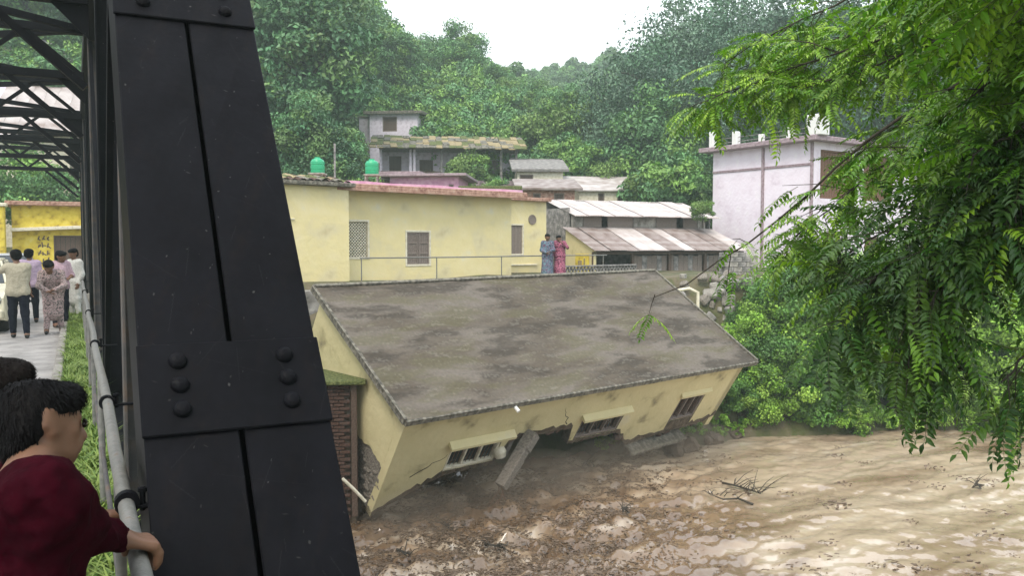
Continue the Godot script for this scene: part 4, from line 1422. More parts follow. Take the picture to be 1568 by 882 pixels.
# ---------- beyond the far end of the bridge ----------
func bridge_end() -> void:
	var T := Transform3D(Basis(SIDE, Vector3.UP, -AX), B(46.0, 0.0, -0.35))
	# front block to the right of the gate pillar
	var o := thing("yellow_shop", "bright yellow block with pale ledge and dark scrawls beyond the bridge", "building", T * TR(-2.6, 0, 0))
	var f := MB.new()
	f.rwall(Transform3D(), 0.0, 8.0, -0.6, 4.0, [Rect2(1.7, 1.0, 1.2, 1.6)], 0.25)
	part(f, "wall", M.yellow, o)
	window(o, TR(2.3, 1.8, -0.05), 1.06, 1.46, "boards", M.wood, M.wood)
	var s := MB.new()
	s.rwall(Transform3D(Basis(Vector3(0, 0, 1), Vector3.UP, Vector3(-1, 0, 0)), Vector3.ZERO), -5.0, -0.25, -0.6, 4.0, [], 0.25)
	part(s, "wall", M.yellow, o)
	var l := MB.new()
	l.box(Transform3D(Basis(Vector3.BACK, 0.05), Vector3(4.0, 3.05, 0.2)), Vector3(8.1, 0.16, 0.5), 0.02)
	part(l, "ledge", M.pale_trim, o)
	var rf := MB.new()
	rf.box(TR(4.0, 4.1, -2.4), Vector3(8.5, 0.2, 5.6), 0.02)
	part(rf, "roof_slab", M.cornice, o)
	# illegible dark scrawls painted on the wall
	var r := RandomNumberGenerator.new()
	r.seed = 77
	for i in 12:
		var mk := MB.new()
		var x := 1.05 + (i % 3) * 0.19
		var y := 1.3 + (i / 3) * 0.36
		var a := Vector3(x, y, 0.006)
		mk.bar(a, a + Vector3(r.randf_range(-0.1, 0.12), r.randf_range(0.12, 0.26), 0), 0.06, 0.008, 0.0, Vector3.BACK)
		mk.bar(a + Vector3(0, 0.1, 0.002), a + Vector3(r.randf_range(0.08, 0.16), r.randf_range(-0.05, 0.12), 0.002), 0.05, 0.008, 0.0, Vector3.BACK)
		part(mk, "painted_mark", M.wood, o)
	var gp := thing("gate_pillar", "square bright yellow gate pillar with pale cap at the bridge end", "pillar", T * TR(-3.2, 0, 0.6))
	var gm := MB.new()
	gm.box(TR(0, 1.7, 0), Vector3(0.75, 4.4, 0.75), 0.03)
	part(gm, "shaft", M.yellow, gp)
	var gc := MB.new()
	gc.box(TR(0, 3.98, 0), Vector3(0.95, 0.16, 0.95), 0.03)
	part(gc, "cap", M.pale_trim, gp)
	var yw := thing("yellow_wall", "low yellow boundary wall left of the gate pillar, hedge behind", "wall", T * TR(-6.0, 0, 0.8))
	var ym := MB.new()
	ym.box(TR(0.9, 1.4, 0), Vector3(2.9, 3.6, 0.3), 0.02)
	part(ym, "wall", M.yellow, yw)
	# pale tin-roofed houses on the slope above the bridge end
	var k := 0
	for q in [[58.0, -5.5, 11.0, 9.0, 7.5, "large pale house with grey tin gable roof above the bridge end"], [70.0, 0.5, 9.0, 14.5, 7.0, "pale grey house with patched tin roof behind the bridge bracing"], [54.0, 4.5, 6.0, 7.4, 5.0, "grey tin roofed house tucked behind the bridge truss"]]:
		var hn := thing("hillside_house", q[5], "house", Transform3D(Basis(Vector3.UP, 0.25 * (k - 1)) * Basis(SIDE, Vector3.UP, -AX), B(q[0], q[1], q[3] - 4.0)))
		var hw := MB.new()
		hw.rwall(Transform3D(), -q[2] / 2, q[2] / 2, -9.0, 3.2, [Rect2(-2.2, 0.8, 1.0, 1.2), Rect2(0.8, 0.8, 1.0, 1.2)], 0.2)
		hw.box(TR(0, -3.0, -q[4] / 2 - 0.1), Vector3(q[2], 12.2, q[4] - 0.3))
		part(hw, "wall", M.lilac if k else M.pale_trim, hn)
		window(hn, TR(-1.7, 1.4, -0.05), 0.86, 1.06, "boards", M.wood, M.wood)
		window(hn, TR(1.3, 1.4, -0.05), 0.86, 1.06, "boards", M.wood, M.wood)
		sheet_roof(hn, -q[2] / 2 - 0.3, q[2] / 2 + 0.3, Vector2(0.7, 3.1), Vector2(-q[4] / 2, 6.6), [M.sheet, M.sheet, M.lilac], 40 + k)
		sheet_roof(hn, -q[2] / 2 - 0.3, q[2] / 2 + 0.3, Vector2(-q[4] - 0.7, 3.1), Vector2(-q[4] / 2, 6.6), [M.sheet], 50 + k)
		k += 1

# follow a view ray until it meets the ground
func hit_ground(px: float, py: float, d: float) -> Vector3:
	var p := P(px, py, d)
	while d < 60.0 and p.y > maxf(ground_h(p.x, p.z), WATER):
		d += 0.1
		p = P(px, py, d)
	return p

# ---------- walls and rubble behind the tipping house ----------
func bank_things() -> void:
	var T := frame_at(1104, 34.5, -0.6, Vector3(0.9, 0, -0.3))
	var o := thing("grey_block_wall", "bare grey block wall at the end of the tin shed above the bushes", "wall", T)
	var r := RandomNumberGenerator.new()
	r.seed = 17
	var bmesh := MB.new()
	bmesh.box(Transform3D(), Vector3(0.385, 0.185, 0.18), 0.012)
	var bme := bmesh.mesh()
	for row in 11:
		for c in 4:
			if row > 8 and c > 2: continue
			var b := inst(bme, "block", M.grey_wall if r.randf() < 0.7 else M.concrete, o)
			b.position = Vector3(0.15 + c * 0.4 + (0.2 if row % 2 else 0.0), row * 0.2, r.randf_range(-0.012, 0.012))
	var cw := MB.new()
	cw.box(TR(0.95, 0.9, -0.12), Vector3(1.7, 2.1, 0.05))
	part(cw, "mortar", M.concrete, o)
	var T2 := frame_at(1140, 32.0, -1.2, Vector3(0.95, 0, -0.1))
	var y := thing("boundary_wall", "low cream wall with mossy brown coping below the pink building", "wall", T2)
	var m := MB.new()
	m.rwall(Transform3D(), 0, 4.5, -1.0, 1.55, [], 0.22)
	part(m, "wall", M.cream_worn, y)
	var cp := MB.new()
	cp.box(TR(2.3, 1.62, -0.11), Vector3(4.7, 0.14, 0.36), 0.02)
	part(cp, "coping", M.moss, y)
	# rubble heap and bent pipe by the roof's far edge
	for i in 40:
		var p := hit_ground(r.randf_range(1035, 1150), r.randf_range(425, 520), 26.0) + Vector3(0, r.randf_range(0.0, 0.22), 0)
		var s := thing("rubble_block", "broken grey masonry lump in the rubble behind the tilted roof", "rubble", Transform3D(Basis.from_euler(Vector3(r.randf(), r.randf(), r.randf()) * 3.0), p), "rubble behind the tilted roof")
		var b := MB.new()
		var sz := r.randf_range(0.18, 0.5)
		b.box(Transform3D(), Vector3(sz, sz * r.randf_range(0.4, 0.9), sz * r.randf_range(0.6, 1.0)), sz * 0.12)
		part(b, "block", [M.concrete, M.stone, M.grey_wall][r.randi() % 3], s)
	var pp := thing("bent_pipe", "bent pale pipe standing in the rubble behind the tilted roof", "pipe", Transform3D(Basis(), P(1052, 465, 29.0)))
	var pm := MB.new()
	pm.tube(PackedVector3Array([P(1036, 445, 29.0), P(1055, 442, 29.0), P(1068, 448, 29.0), P(1068, 475, 29.0), P(1066, 520, 29.0)]), 0.06, 8)
	wpart(pm, "pipe", M.pale_trim, pp)
	# undermined mud lump and stones at the waterline below the right end of the house
	for i in 11:
		var t := r.randf()
		var p := on_y(lerpf(1000, 1120, t) + r.randf_range(-15, 15), lerpf(690, 668, t) + r.randf_range(-8, 8), WATER)
		var s := thing("bank_boulder", "muddy boulder at the waterline under the tipping house", "boulder", Transform3D(Basis.from_euler(Vector3(r.randf(), r.randf(), r.randf()) * 3.0), p + Vector3(0, 0.02, 0)), "muddy boulders under the house")
		var b := MB.new()
		var sz := r.randf_range(0.25, 0.75)
		b.box(Transform3D(), Vector3(sz, sz * 0.7, sz * 0.85), sz * 0.2)
		part(b, "boulder", M.mud, s)

# ---------- foliage ----------
# a crown of many leaf-sized faces grouped in clumps; returns its mesh. Base of the tree at y=0
func crown_mesh(sd: int, cy: float, R: Vector3, clumps: int, per: int, leaf: float, tones: Array, droop := 0.3) -> ArrayMesh:
	var r := RandomNumberGenerator.new()
	r.seed = sd
	var v := PackedVector3Array()
	var n := PackedVector3Array()
	var c := PackedColorArray()
	for k in clumps:
		var d := Vector3(r.randfn(), r.randfn(), r.randfn()).normalized()
		var q := pow(r.randf(), 0.45)
		var ctr := Vector3(d.x * R.x, d.y * R.y, d.z * R.z) * q * 0.82 + Vector3(0, cy, 0)
		ctr += Vector3(r.randfn(), r.randfn(), r.randfn()) * 0.06 * R.x
		var cr := R.x * r.randf_range(0.2, 0.36)
		var tone: Color = tones[r.randi() % tones.size()]
		tone = tone * r.randf_range(0.65, 1.4)
		for i in per:
			var e := Vector3(r.randfn(), r.randfn(), r.randfn()).normalized()
			var p := ctr + Vector3(e.x, e.y * 0.72, e.z) * cr * pow(r.randf(), 0.4)
			var outw := (e + Vector3(0, 0.5, 0) + Vector3(r.randfn(), r.randfn(), r.randfn()) * 0.5).normalized()
			var al := outw.cross(Vector3(r.randfn(), r.randfn(), r.randfn())).normalized()
			al = (al - Vector3(0, droop, 0)).normalized()
			var w := al.cross(outw).normalized()
			var L := leaf * r.randf_range(0.6, 1.35)
			var hw := L * r.randf_range(0.22, 0.34)
			var a := p - al * L * 0.5
			var b := p + al * L * 0.5 - outw * L * 0.12
			var s1 := p + w * hw + outw * L * 0.07
			var s2 := p - w * hw + outw * L * 0.07
			var n1 := (b - a).cross(s1 - a).normalized()
			var n2 := (s2 - a).cross(b - a).normalized()
			var col := tone * r.randf_range(0.65, 1.4)
			v.append_array([a, s1, b, a, b, s2])
			n.append_array([n1, n1, n1, n2, n2, n2])
			c.append_array([col, col, col, col, col, col])
	var arr := []
	arr.resize(Mesh.ARRAY_MAX)
	arr[Mesh.ARRAY_VERTEX] = v
	arr[Mesh.ARRAY_NORMAL] = n
	arr[Mesh.ARRAY_COLOR] = c
	var m := ArrayMesh.new()
	m.add_surface_from_arrays(Mesh.PRIMITIVE_TRIANGLES, arr)
	return m

func trunk_mesh(sd: int, h: float, rad: float, spread: float) -> ArrayMesh:
	var r := RandomNumberGenerator.new()
	r.seed = sd
	var m := MB.new()
	var pts := PackedVector3Array()
	var rr := []
	for i in 7:
		var t := i / 6.0
		pts.append(Vector3(sin(t * 3.0 + sd) * 0.15 * spread * 0.3, t * h - 0.6, cos(t * 2.3 + sd) * 0.12 * spread * 0.3))
		rr.append(rad * (1.25 - t) + 0.02)
	m.tube(pts, rr, 8)
	for k in 9:
		var t := r.randf_range(0.4, 0.95)
		var b := Vector3(0, t * h - 0.6, 0)
		var a := k * 2.4 + r.randf()
		var e := b + Vector3(cos(a) * spread, h * 0.22 * r.randf_range(0.6, 1.4), sin(a) * spread) * r.randf_range(0.6, 0.95)
		m.tube(PackedVector3Array([b, b.lerp(e, 0.5) + Vector3(0, 0.15 * spread, 0), e]), [rad * 0.45, rad * 0.28, 0.02], 6)
	return m.mesh()

func plant_tree(proto: Array, at: Vector3, sc: float, turn: float, called: String, label: String, category: String, group: String, mat_leaf: Material = null) -> Node3D:
	var o := thing(called, label, category, Transform3D(Basis(Vector3.UP, turn).scaled(Vector3(sc, sc, sc)), at), group)
	inst(proto[1], "trunk" if category == "tree" else "stem", M.bark, o)
	inst(proto[0], "crown" if category == "tree" else "foliage", M.leaf if mat_leaf == null else mat_leaf, o)
	return o

func hill_trees() -> void:
	var r := RandomNumberGenerator.new()
	r.seed = 101
	var mid := [Color(0.11, 0.24, 0.06), Color(0.085, 0.2, 0.065), Color(0.16, 0.29, 0.06), Color(0.1, 0.22, 0.085)]
	var deep := [Color(0.06, 0.16, 0.07), Color(0.085, 0.2, 0.08), Color(0.12, 0.22, 0.065)]
	var lime := [Color(0.14, 0.25, 0.045), Color(0.11, 0.21, 0.04), Color(0.16, 0.26, 0.06)]
	var broad := [Color(0.1, 0.22, 0.06), Color(0.13, 0.26, 0.06), Color(0.09, 0.2, 0.06)]
	var P0 := []
	for k in 3:
		P0.append([crown_mesh(200 + k, 6.2, Vector3(3.0 + 0.4 * k, 3.6 + 0.5 * (k % 2), 3.2), 80, 190, 0.27, mid), trunk_mesh(300 + k, 7.0, 0.22, 2.4)])
	var P1 := []
	for k in 2:
		P1.append([crown_mesh(210 + k, 7.5, Vector3(3.4, 5.4, 3.3), 105, 190, 0.26, deep), trunk_mesh(310 + k, 9.0, 0.28, 2.4)])
	var P2 := []
	for k in 2:
		P2.append([crown_mesh(220 + k, 4.6, Vector3(2.6, 2.8, 2.6), 60, 180, 0.26, lime), trunk_mesh(320 + k, 5.0, 0.16, 1.9)])
	var P3 := []
	for k in 2:
		P3.append([crown_mesh(230 + k, 5.8, Vector3(3.2, 3.7, 3.2), 60, 160, 0.34, broad), trunk_mesh(330 + k, 6.6, 0.2, 2.3)])
	var kinds := [
		[P0, "forest_tree", "mid green leafy tree in the forest on the slope behind the houses", "mid green forest trees"],
		[P1, "dark_forest_tree", "tall dark green dense tree in the forest on the slope", "dark forest trees"],
		[P2, "lime_forest_tree", "small lime green tree among darker forest trees on the slope", "lime green forest trees"],
		[P3, "ridge_forest_tree", "broad round crowned tree on the far slope of the hill", "broad trees on the far slope"]]
	# near slope behind the houses, left hill, right hill
	var placed: Array[Vector3] = []
	var tries := 0
	while placed.size() < 250 and tries < 9000:
		tries += 1
		var D := 56.0 + pow(r.randf(), 0.8) * 76.0
		var px := r.randf_range(-60, 1330)
		var x := (px - 784.0) / F * D
		if x > 16.0 and D > 105.0: continue
		var z := -D
		var u := -0.4566 * x - 0.8897 * z
		var vv := 0.8897 * x - 0.4566 * z
		if vv < 8.0 and u < 72.0: continue
		# keep the plots of the houses clear
		if px > 490 and px < 835 and D < 76.0: continue
		if px > 565 and px < 815 and D < 62.0: continue
		if px > 780 and px < 1000 and D < 62.0: continue
		if px > 1060 and D < 66.0: continue
		var ok := true
		for q in placed:
			if Vector2(q.x - x, q.z - z).length() < 2.6 + D * 0.012:
				ok = false
				break
		if not ok: continue
		var p := Vector3(x, ground_h(x, z) - 0.3, z)
		placed.append(p)
		var kd := 0
		var t := r.randf()
		var low := px > 560.0 and D > 68.0
		if px < 600 and D < 85.0:
			kd = 1 if t < 0.55 else (2 if t > 0.9 else 0)
		elif D > 100.0:
			kd = 3 if t < 0.7 else 0
		else:
			kd = 0 if t < 0.6 else (2 if t < 0.85 or low else 1)
		var pk: Array = kinds[kd]
		plant_tree(pk[0][r.randi() % pk[0].size()], p, r.randf_range(0.75, 1.2) * (0.76 if low else 1.0), r.randf() * TAU, pk[1], pk[2], "tree", pk[3])
	# the near big trees left of the lilac house
	for q in [[430, 60, 1.5, 1], [470, 52, 1.35, 1], [462, 55, 1.1, 1], [415, 48, 1.0, 2], [535, 80, 1.0, 0], [450, 66, 1.8, 1], [470, 70, 1.6, 0], [400, 70, 1.9, 2], [560, 84, 1.2, 0], [480, 46, 0.75, 1], [515, 46, 0.6, 1]]:
		var x: float = (q[0] - 784.0) / F * q[1]
		var pk: Array = kinds[q[3]]
		plant_tree(pk[0][r.randi() % pk[0].size()], Vector3(x, ground_h(x, -q[1]) - 0.3, -q[1]), q[2], r.randf() * TAU, pk[1], pk[2], "tree", pk[3])
	for q in [[51.0, -6.5, 0.75], [52.5, -2.0, 0.8], [51.0, 2.2, 0.7], [50.0, -9.5, 0.8]]:
		var tp := B(q[0], q[1], 0)
		tp.y = -0.5
		plant_tree(P0[r.randi() % 3], tp, q[2], r.randf() * TAU, "roadside_tree", "round green tree behind the yellow shop beyond the bridge", "tree", "trees behind the yellow shop")
	# big grey-green tree on the right
	var dg := [Color(0.065, 0.145, 0.085), Color(0.085, 0.17, 0.095), Color(0.13, 0.22, 0.14), Color(0.055, 0.115, 0.07)]
	var big := [crown_mesh(250, 10.5, Vector3(6.0, 6.5, 5.5), 110, 190, 0.25, dg, 0.5), trunk_mesh(350, 12.0, 0.4, 4.4)]
	var big2 := [crown_mesh(251, 8.5, Vector3(3.2, 7.5, 3.2), 60, 130, 0.3, dg, 0.5), trunk_mesh(351, 12.0, 0.3, 2.4)]
	for q in [[1010, 60, 1.0, 0], [1075, 64, 1.1, 0], [1030, 68, 1.25, 1], [1100, 66, 1.25, 1], [950, 64, 0.75, 0], [1150, 70, 1.2, 0], [1190, 66, 1.3, 1], [985, 66, 1.0, 1], [1260, 68, 1.2, 0], [1340, 64, 1.1, 0], [1440, 62, 1.1, 0], [1540, 60, 1.1, 0]]:
		var x: float = (q[0] - 784.0) / F * q[1]
		plant_tree(big if q[3] == 0 else big2, Vector3(x, minf(ground_h(x, -q[1]), 1.5 + (q[1] - 60) * 0.3) - 0.3, -q[1]), q[2], r.randf() * TAU, "grey_green_tree", "big grey green drooping tree rising behind the tin sheds and pink building", "tree", "big grey green trees")
	# shrubs between the houses
	var bush := [crown_mesh(260, 1.1, Vector3(1.5, 1.2, 1.4), 26, 120, 0.16, lime), trunk_mesh(360, 1.6, 0.06, 0.9)]
	var bush2 := [crown_mesh(261, 1.1, Vector3(1.6, 1.2, 1.5), 26, 120, 0.17, mid), trunk_mesh(361, 1.6, 0.06, 0.9)]
	for q in [[718, 268, 51.0, 1.15, 0, "pale green bush in front of the verandah house posts"], [700, 280, 50.0, 0.7, 0, "small pale green bush beside the bright pink cottage"], [760, 285, 48.5, 0.65, 1, "dark little bush on the ochre outhouse plot"], [1030, 318, 47.0, 1.6, 1, "wide green bush behind the upper tin roof"], [1000, 318, 49.0, 1.3, 0, "lime bush behind the upper tin roof near the grey green trees"], [930, 300, 56.0, 1.2, 0, "lime bush above the gabled tin roof"], [860, 270, 60.0, 1.5, 1, "green bush on the slope above the terraced huts"], [900, 285, 58.0, 1.5, 1, "green bush on the slope above the gabled house"], [820, 240, 66.0, 1.8, 0, "lime green bush on the slope above the tiny white hut"], [560, 290, 45.0, 0.9, 1, "dark bush behind the green water tank"], [1075, 330, 40.5, 0.5, 0, "yellow green bush at the corner of the pink building"]]:
		var p := P(q[0], q[1], q[2])
		var gy := ground_h(p.x, p.z)
		p.y = maxf(minf(p.y, gy + 2.5), gy) - 0.2
		plant_tree(bush if q[4] == 0 else bush2, p, q[3], r.randf() * TAU, "hill_bush", q[5], "bush", "bushes between the houses")
	# undergrowth that closes the slope between trunks
	var mm := MultiMesh.new()
	mm.transform_format = MultiMesh.TRANSFORM_3D
	mm.mesh = bush2[0]
	var xf := []
	for k in 4200:
		var D := r.randf_range(46.0, 150.0)
		var px := r.randf_range(-60, 1500)
		var x := (px - 784.0) / F * D
		var u := -0.4566 * x + 0.8897 * D
		var vv := 0.8897 * x + 0.4566 * D
		if vv < 9.0 and u < 60.0: continue
		if px > 560 and px < 1000 and D < 58.0: continue
		if px > 1060 and D < 62.0: continue
		if px > 545 and px < 660 and D < 70.0: continue
		var s := r.randf_range(0.7, 1.9)
		xf.append(Transform3D(Basis(Vector3.UP, r.randf() * TAU).scaled(Vector3(s, s * r.randf_range(0.7, 1.3), s)), Vector3(x, ground_h(x, -D) - 0.4, -D)))
	mm.instance_count = xf.size()
	for i in xf.size():
		mm.set_instance_transform(i, xf[i])
	var ug := MultiMeshInstance3D.new()
	ug.multimesh = mm
	ug.name = "undergrowth"
	ug.material_override = M.leaf
	add_child(ug)
	tag(ug, "dense green undergrowth covering the forested slopes between trees", "undergrowth", "", "stuff")
	# far wood on the hazy ridge, one mass
	var fm := MultiMesh.new()
	fm.transform_format = MultiMesh.TRANSFORM_3D
	fm.mesh = P3[0][0]
	fm.instance_count = 1500
	for i in fm.instance_count:
		var D := r.randf_range(125.0, 215.0)
		var x := r.randf_range(-0.62, 0.62) * D
		var s := r.randf_range(0.8, 1.5)
		fm.set_instance_transform(i, Transform3D(Basis(Vector3.UP, r.randf() * TAU).scaled(Vector3(s, s, s)), Vector3(x, ground_h(x, -D) - 1.2, -D)))
	var fw := MultiMeshInstance3D.new()
	fw.multimesh = fm
	fw.name = "far_wood"
	fw.material_override = M.leaf
	add_child(fw)
	tag(fw, "distant hazy wood covering the far ridge under the white sky", "wood", "", "stuff")
	# lone tree on the ridge
	var lx := (937.0 - 784.0) / F * 178.0
	plant_tree([P3[0][0], P3[0][1]], Vector3(lx, ground_h(lx, -178.0) + 5.0, -178.0), 0.7, 0.4, "ridge_tree", "single small tree standing proud on the far ridge skyline", "tree", "") 

func bank_plants() -> void:
	var r := RandomNumberGenerator.new()
	r.seed = 404
	var lime := [Color(0.17, 0.32, 0.03), Color(0.22, 0.38, 0.045), Color(0.12, 0.26, 0.025), Color(0.25, 0.4, 0.06)]
	var green := [Color(0.08, 0.19, 0.03), Color(0.11, 0.23, 0.035), Color(0.065, 0.15, 0.03)]
	var pr := []
	for k in 3:
		pr.append([crown_mesh(400 + k, 1.5, Vector3(1.5, 1.6, 1.4), 46, 240, 0.105, lime if k < 2 else green, 0.15), trunk_mesh(450 + k, 2.2, 0.07, 1.0)])
	var lab := ["lime green leafy bush on the riverbank beside the tipping house", "lime green leafy bush on the riverbank beside the tipping house", "mid green leafy bush on the riverbank beside the tipping house"]
	for q in [[1160, 650, 0.75], [1200, 655, 1.0], [1255, 655, 0.9], [1310, 660, 0.8], [1130, 640, 0.6], [1175, 610, 1.1], [1235, 600, 1.2], [1300, 610, 1.1], [1360, 640, 1.0], [1420, 650, 0.9], [1480, 655, 0.9], [1540, 660, 1.0], [1600, 655, 1.1], [1210, 555, 1.2], [1280, 540, 1.3], [1160, 570, 0.9], [1350, 580, 1.2], [1430, 590, 1.3], [1510, 590, 1.3], [1580, 580, 1.3], [1250, 500, 1.1], [1190, 510, 0.9], [1330, 500, 1.2], [1480, 540, 1.2], [1560, 520, 1.2], [1400, 530, 1.2], [1140, 530, 0.6]]:
		var p := hit_ground(q[0], q[1], 24.0)
		p.y = ground_h(p.x, p.z)
		if p.y < WATER - 0.2:
			p.y = WATER - 0.2
		var k := r.randi() % 3
		plant_tree(pr[k], p - Vector3(0, 0.25, 0), q[2] * r.randf_range(0.85, 1.1), r.randf() * TAU, "bank_bush", lab[k], "bush", "lime bank bushes" if k < 2 else "mid green bank bushes")
	# low weeds along the waterline
	var wm := MultiMesh.new()
	wm.transform_format = MultiMesh.TRANSFORM_3D
	wm.mesh = crown_mesh(430, 0.25, Vector3(0.35, 0.3, 0.35), 8, 40, 0.1, lime)
	var xf := []
	for i in 500:
		var v := r.randf_range(13.5, 34.0)
		var u := shore(v) + r.randf_range(-0.1, 2.6)
		var p := B(u, v, 0)
		p.y = ground_h(p.x, p.z)
		xf.append(Transform3D(Basis(Vector3.UP, r.randf() * TAU).scaled(Vector3.ONE * r.randf_range(0.6, 1.6)), p))
	wm.instance_count = xf.size()
	for i in xf.size():
		wm.set_instance_transform(i, xf[i])
	var w := MultiMeshInstance3D.new()
	w.multimesh = wm
	w.name = "bank_weeds"
	w.material_override = M.leaf
	add_child(w)
	tag(w, "low bright weeds covering the riverbank at the waterline", "weeds", "", "stuff")

# ---------- the tree that hangs over the view on the right ----------
func frond_mesh(sd: int, L: float, pairs: int, leaf: float, tone: Color) -> ArrayMesh:
	# compound leaf: stalk along +z that droops, leaflets in pairs
	var r := RandomNumberGenerator.new()
	r.seed = sd
	var m := MB.new()
	var pts := PackedVector3Array()
	for i in 6:
		var t := i / 5.0
		pts.append(Vector3(0.02 * sin(t * 3.0 + sd), -0.28 * L * t * t, L * t))
	m.col = Color(0.09, 0.12, 0.03)
	m.tube(pts, [0.0022, 0.002, 0.0018, 0.0015, 0.0012, 0.0008], 4, false)
	for k in pairs * 2 + 1:
		var t := 0.16 + 0.84 * (k / 2) / float(pairs)
		var seg := clampi(int(t * 5.0), 0, 4)
		var base := pts[seg].lerp(pts[mini(seg + 1, 5)], t * 5.0 - seg)
		var sd2 := 1.0 if k % 2 else -1.0
		var dirv := Vector3(sd2 * 1.0, -0.35 + r.randf_range(-0.15, 0.15), 0.55 + r.randf_range(-0.15, 0.15)).normalized()
		if k == pairs * 2:
			dirv = Vector3(0, -0.45, 1).normalized()
		var LL := leaf * r.randf_range(0.8, 1.15) * (1.0 - 0.35 * absf(t - 0.5))
		var up := Vector3(r.randf_range(-0.25, 0.25), 1, r.randf_range(-0.25, 0.25)).normalized()
		var w := dirv.cross(up).normalized()
		up = w.cross(dirv)
		var hw := LL * 0.19
		var m1 := base + dirv * LL * 0.36 + up * 0.004
		var m2 := base + dirv * LL * 0.68
		var tip := base + dirv * LL - up * LL * 0.16
		m.col = tone * r.randf_range(0.65, 1.35)
		var e := up * hw * 0.3
		m.tri(base, m1 + w * hw + e, m1); m.tri(base, m1, m1 - w * hw + e)
		m.quad(m1, m1 + w * hw + e, m2 + w * hw * 0.75 + e, m2); m.quad(m1, m2, m2 - w * hw * 0.75 + e, m1 - w * hw + e)
		m.tri(m2, m2 + w * hw * 0.75 + e, tip); m.tri(m2, tip, m2 - w * hw * 0.75 + e)
	return m.mesh()

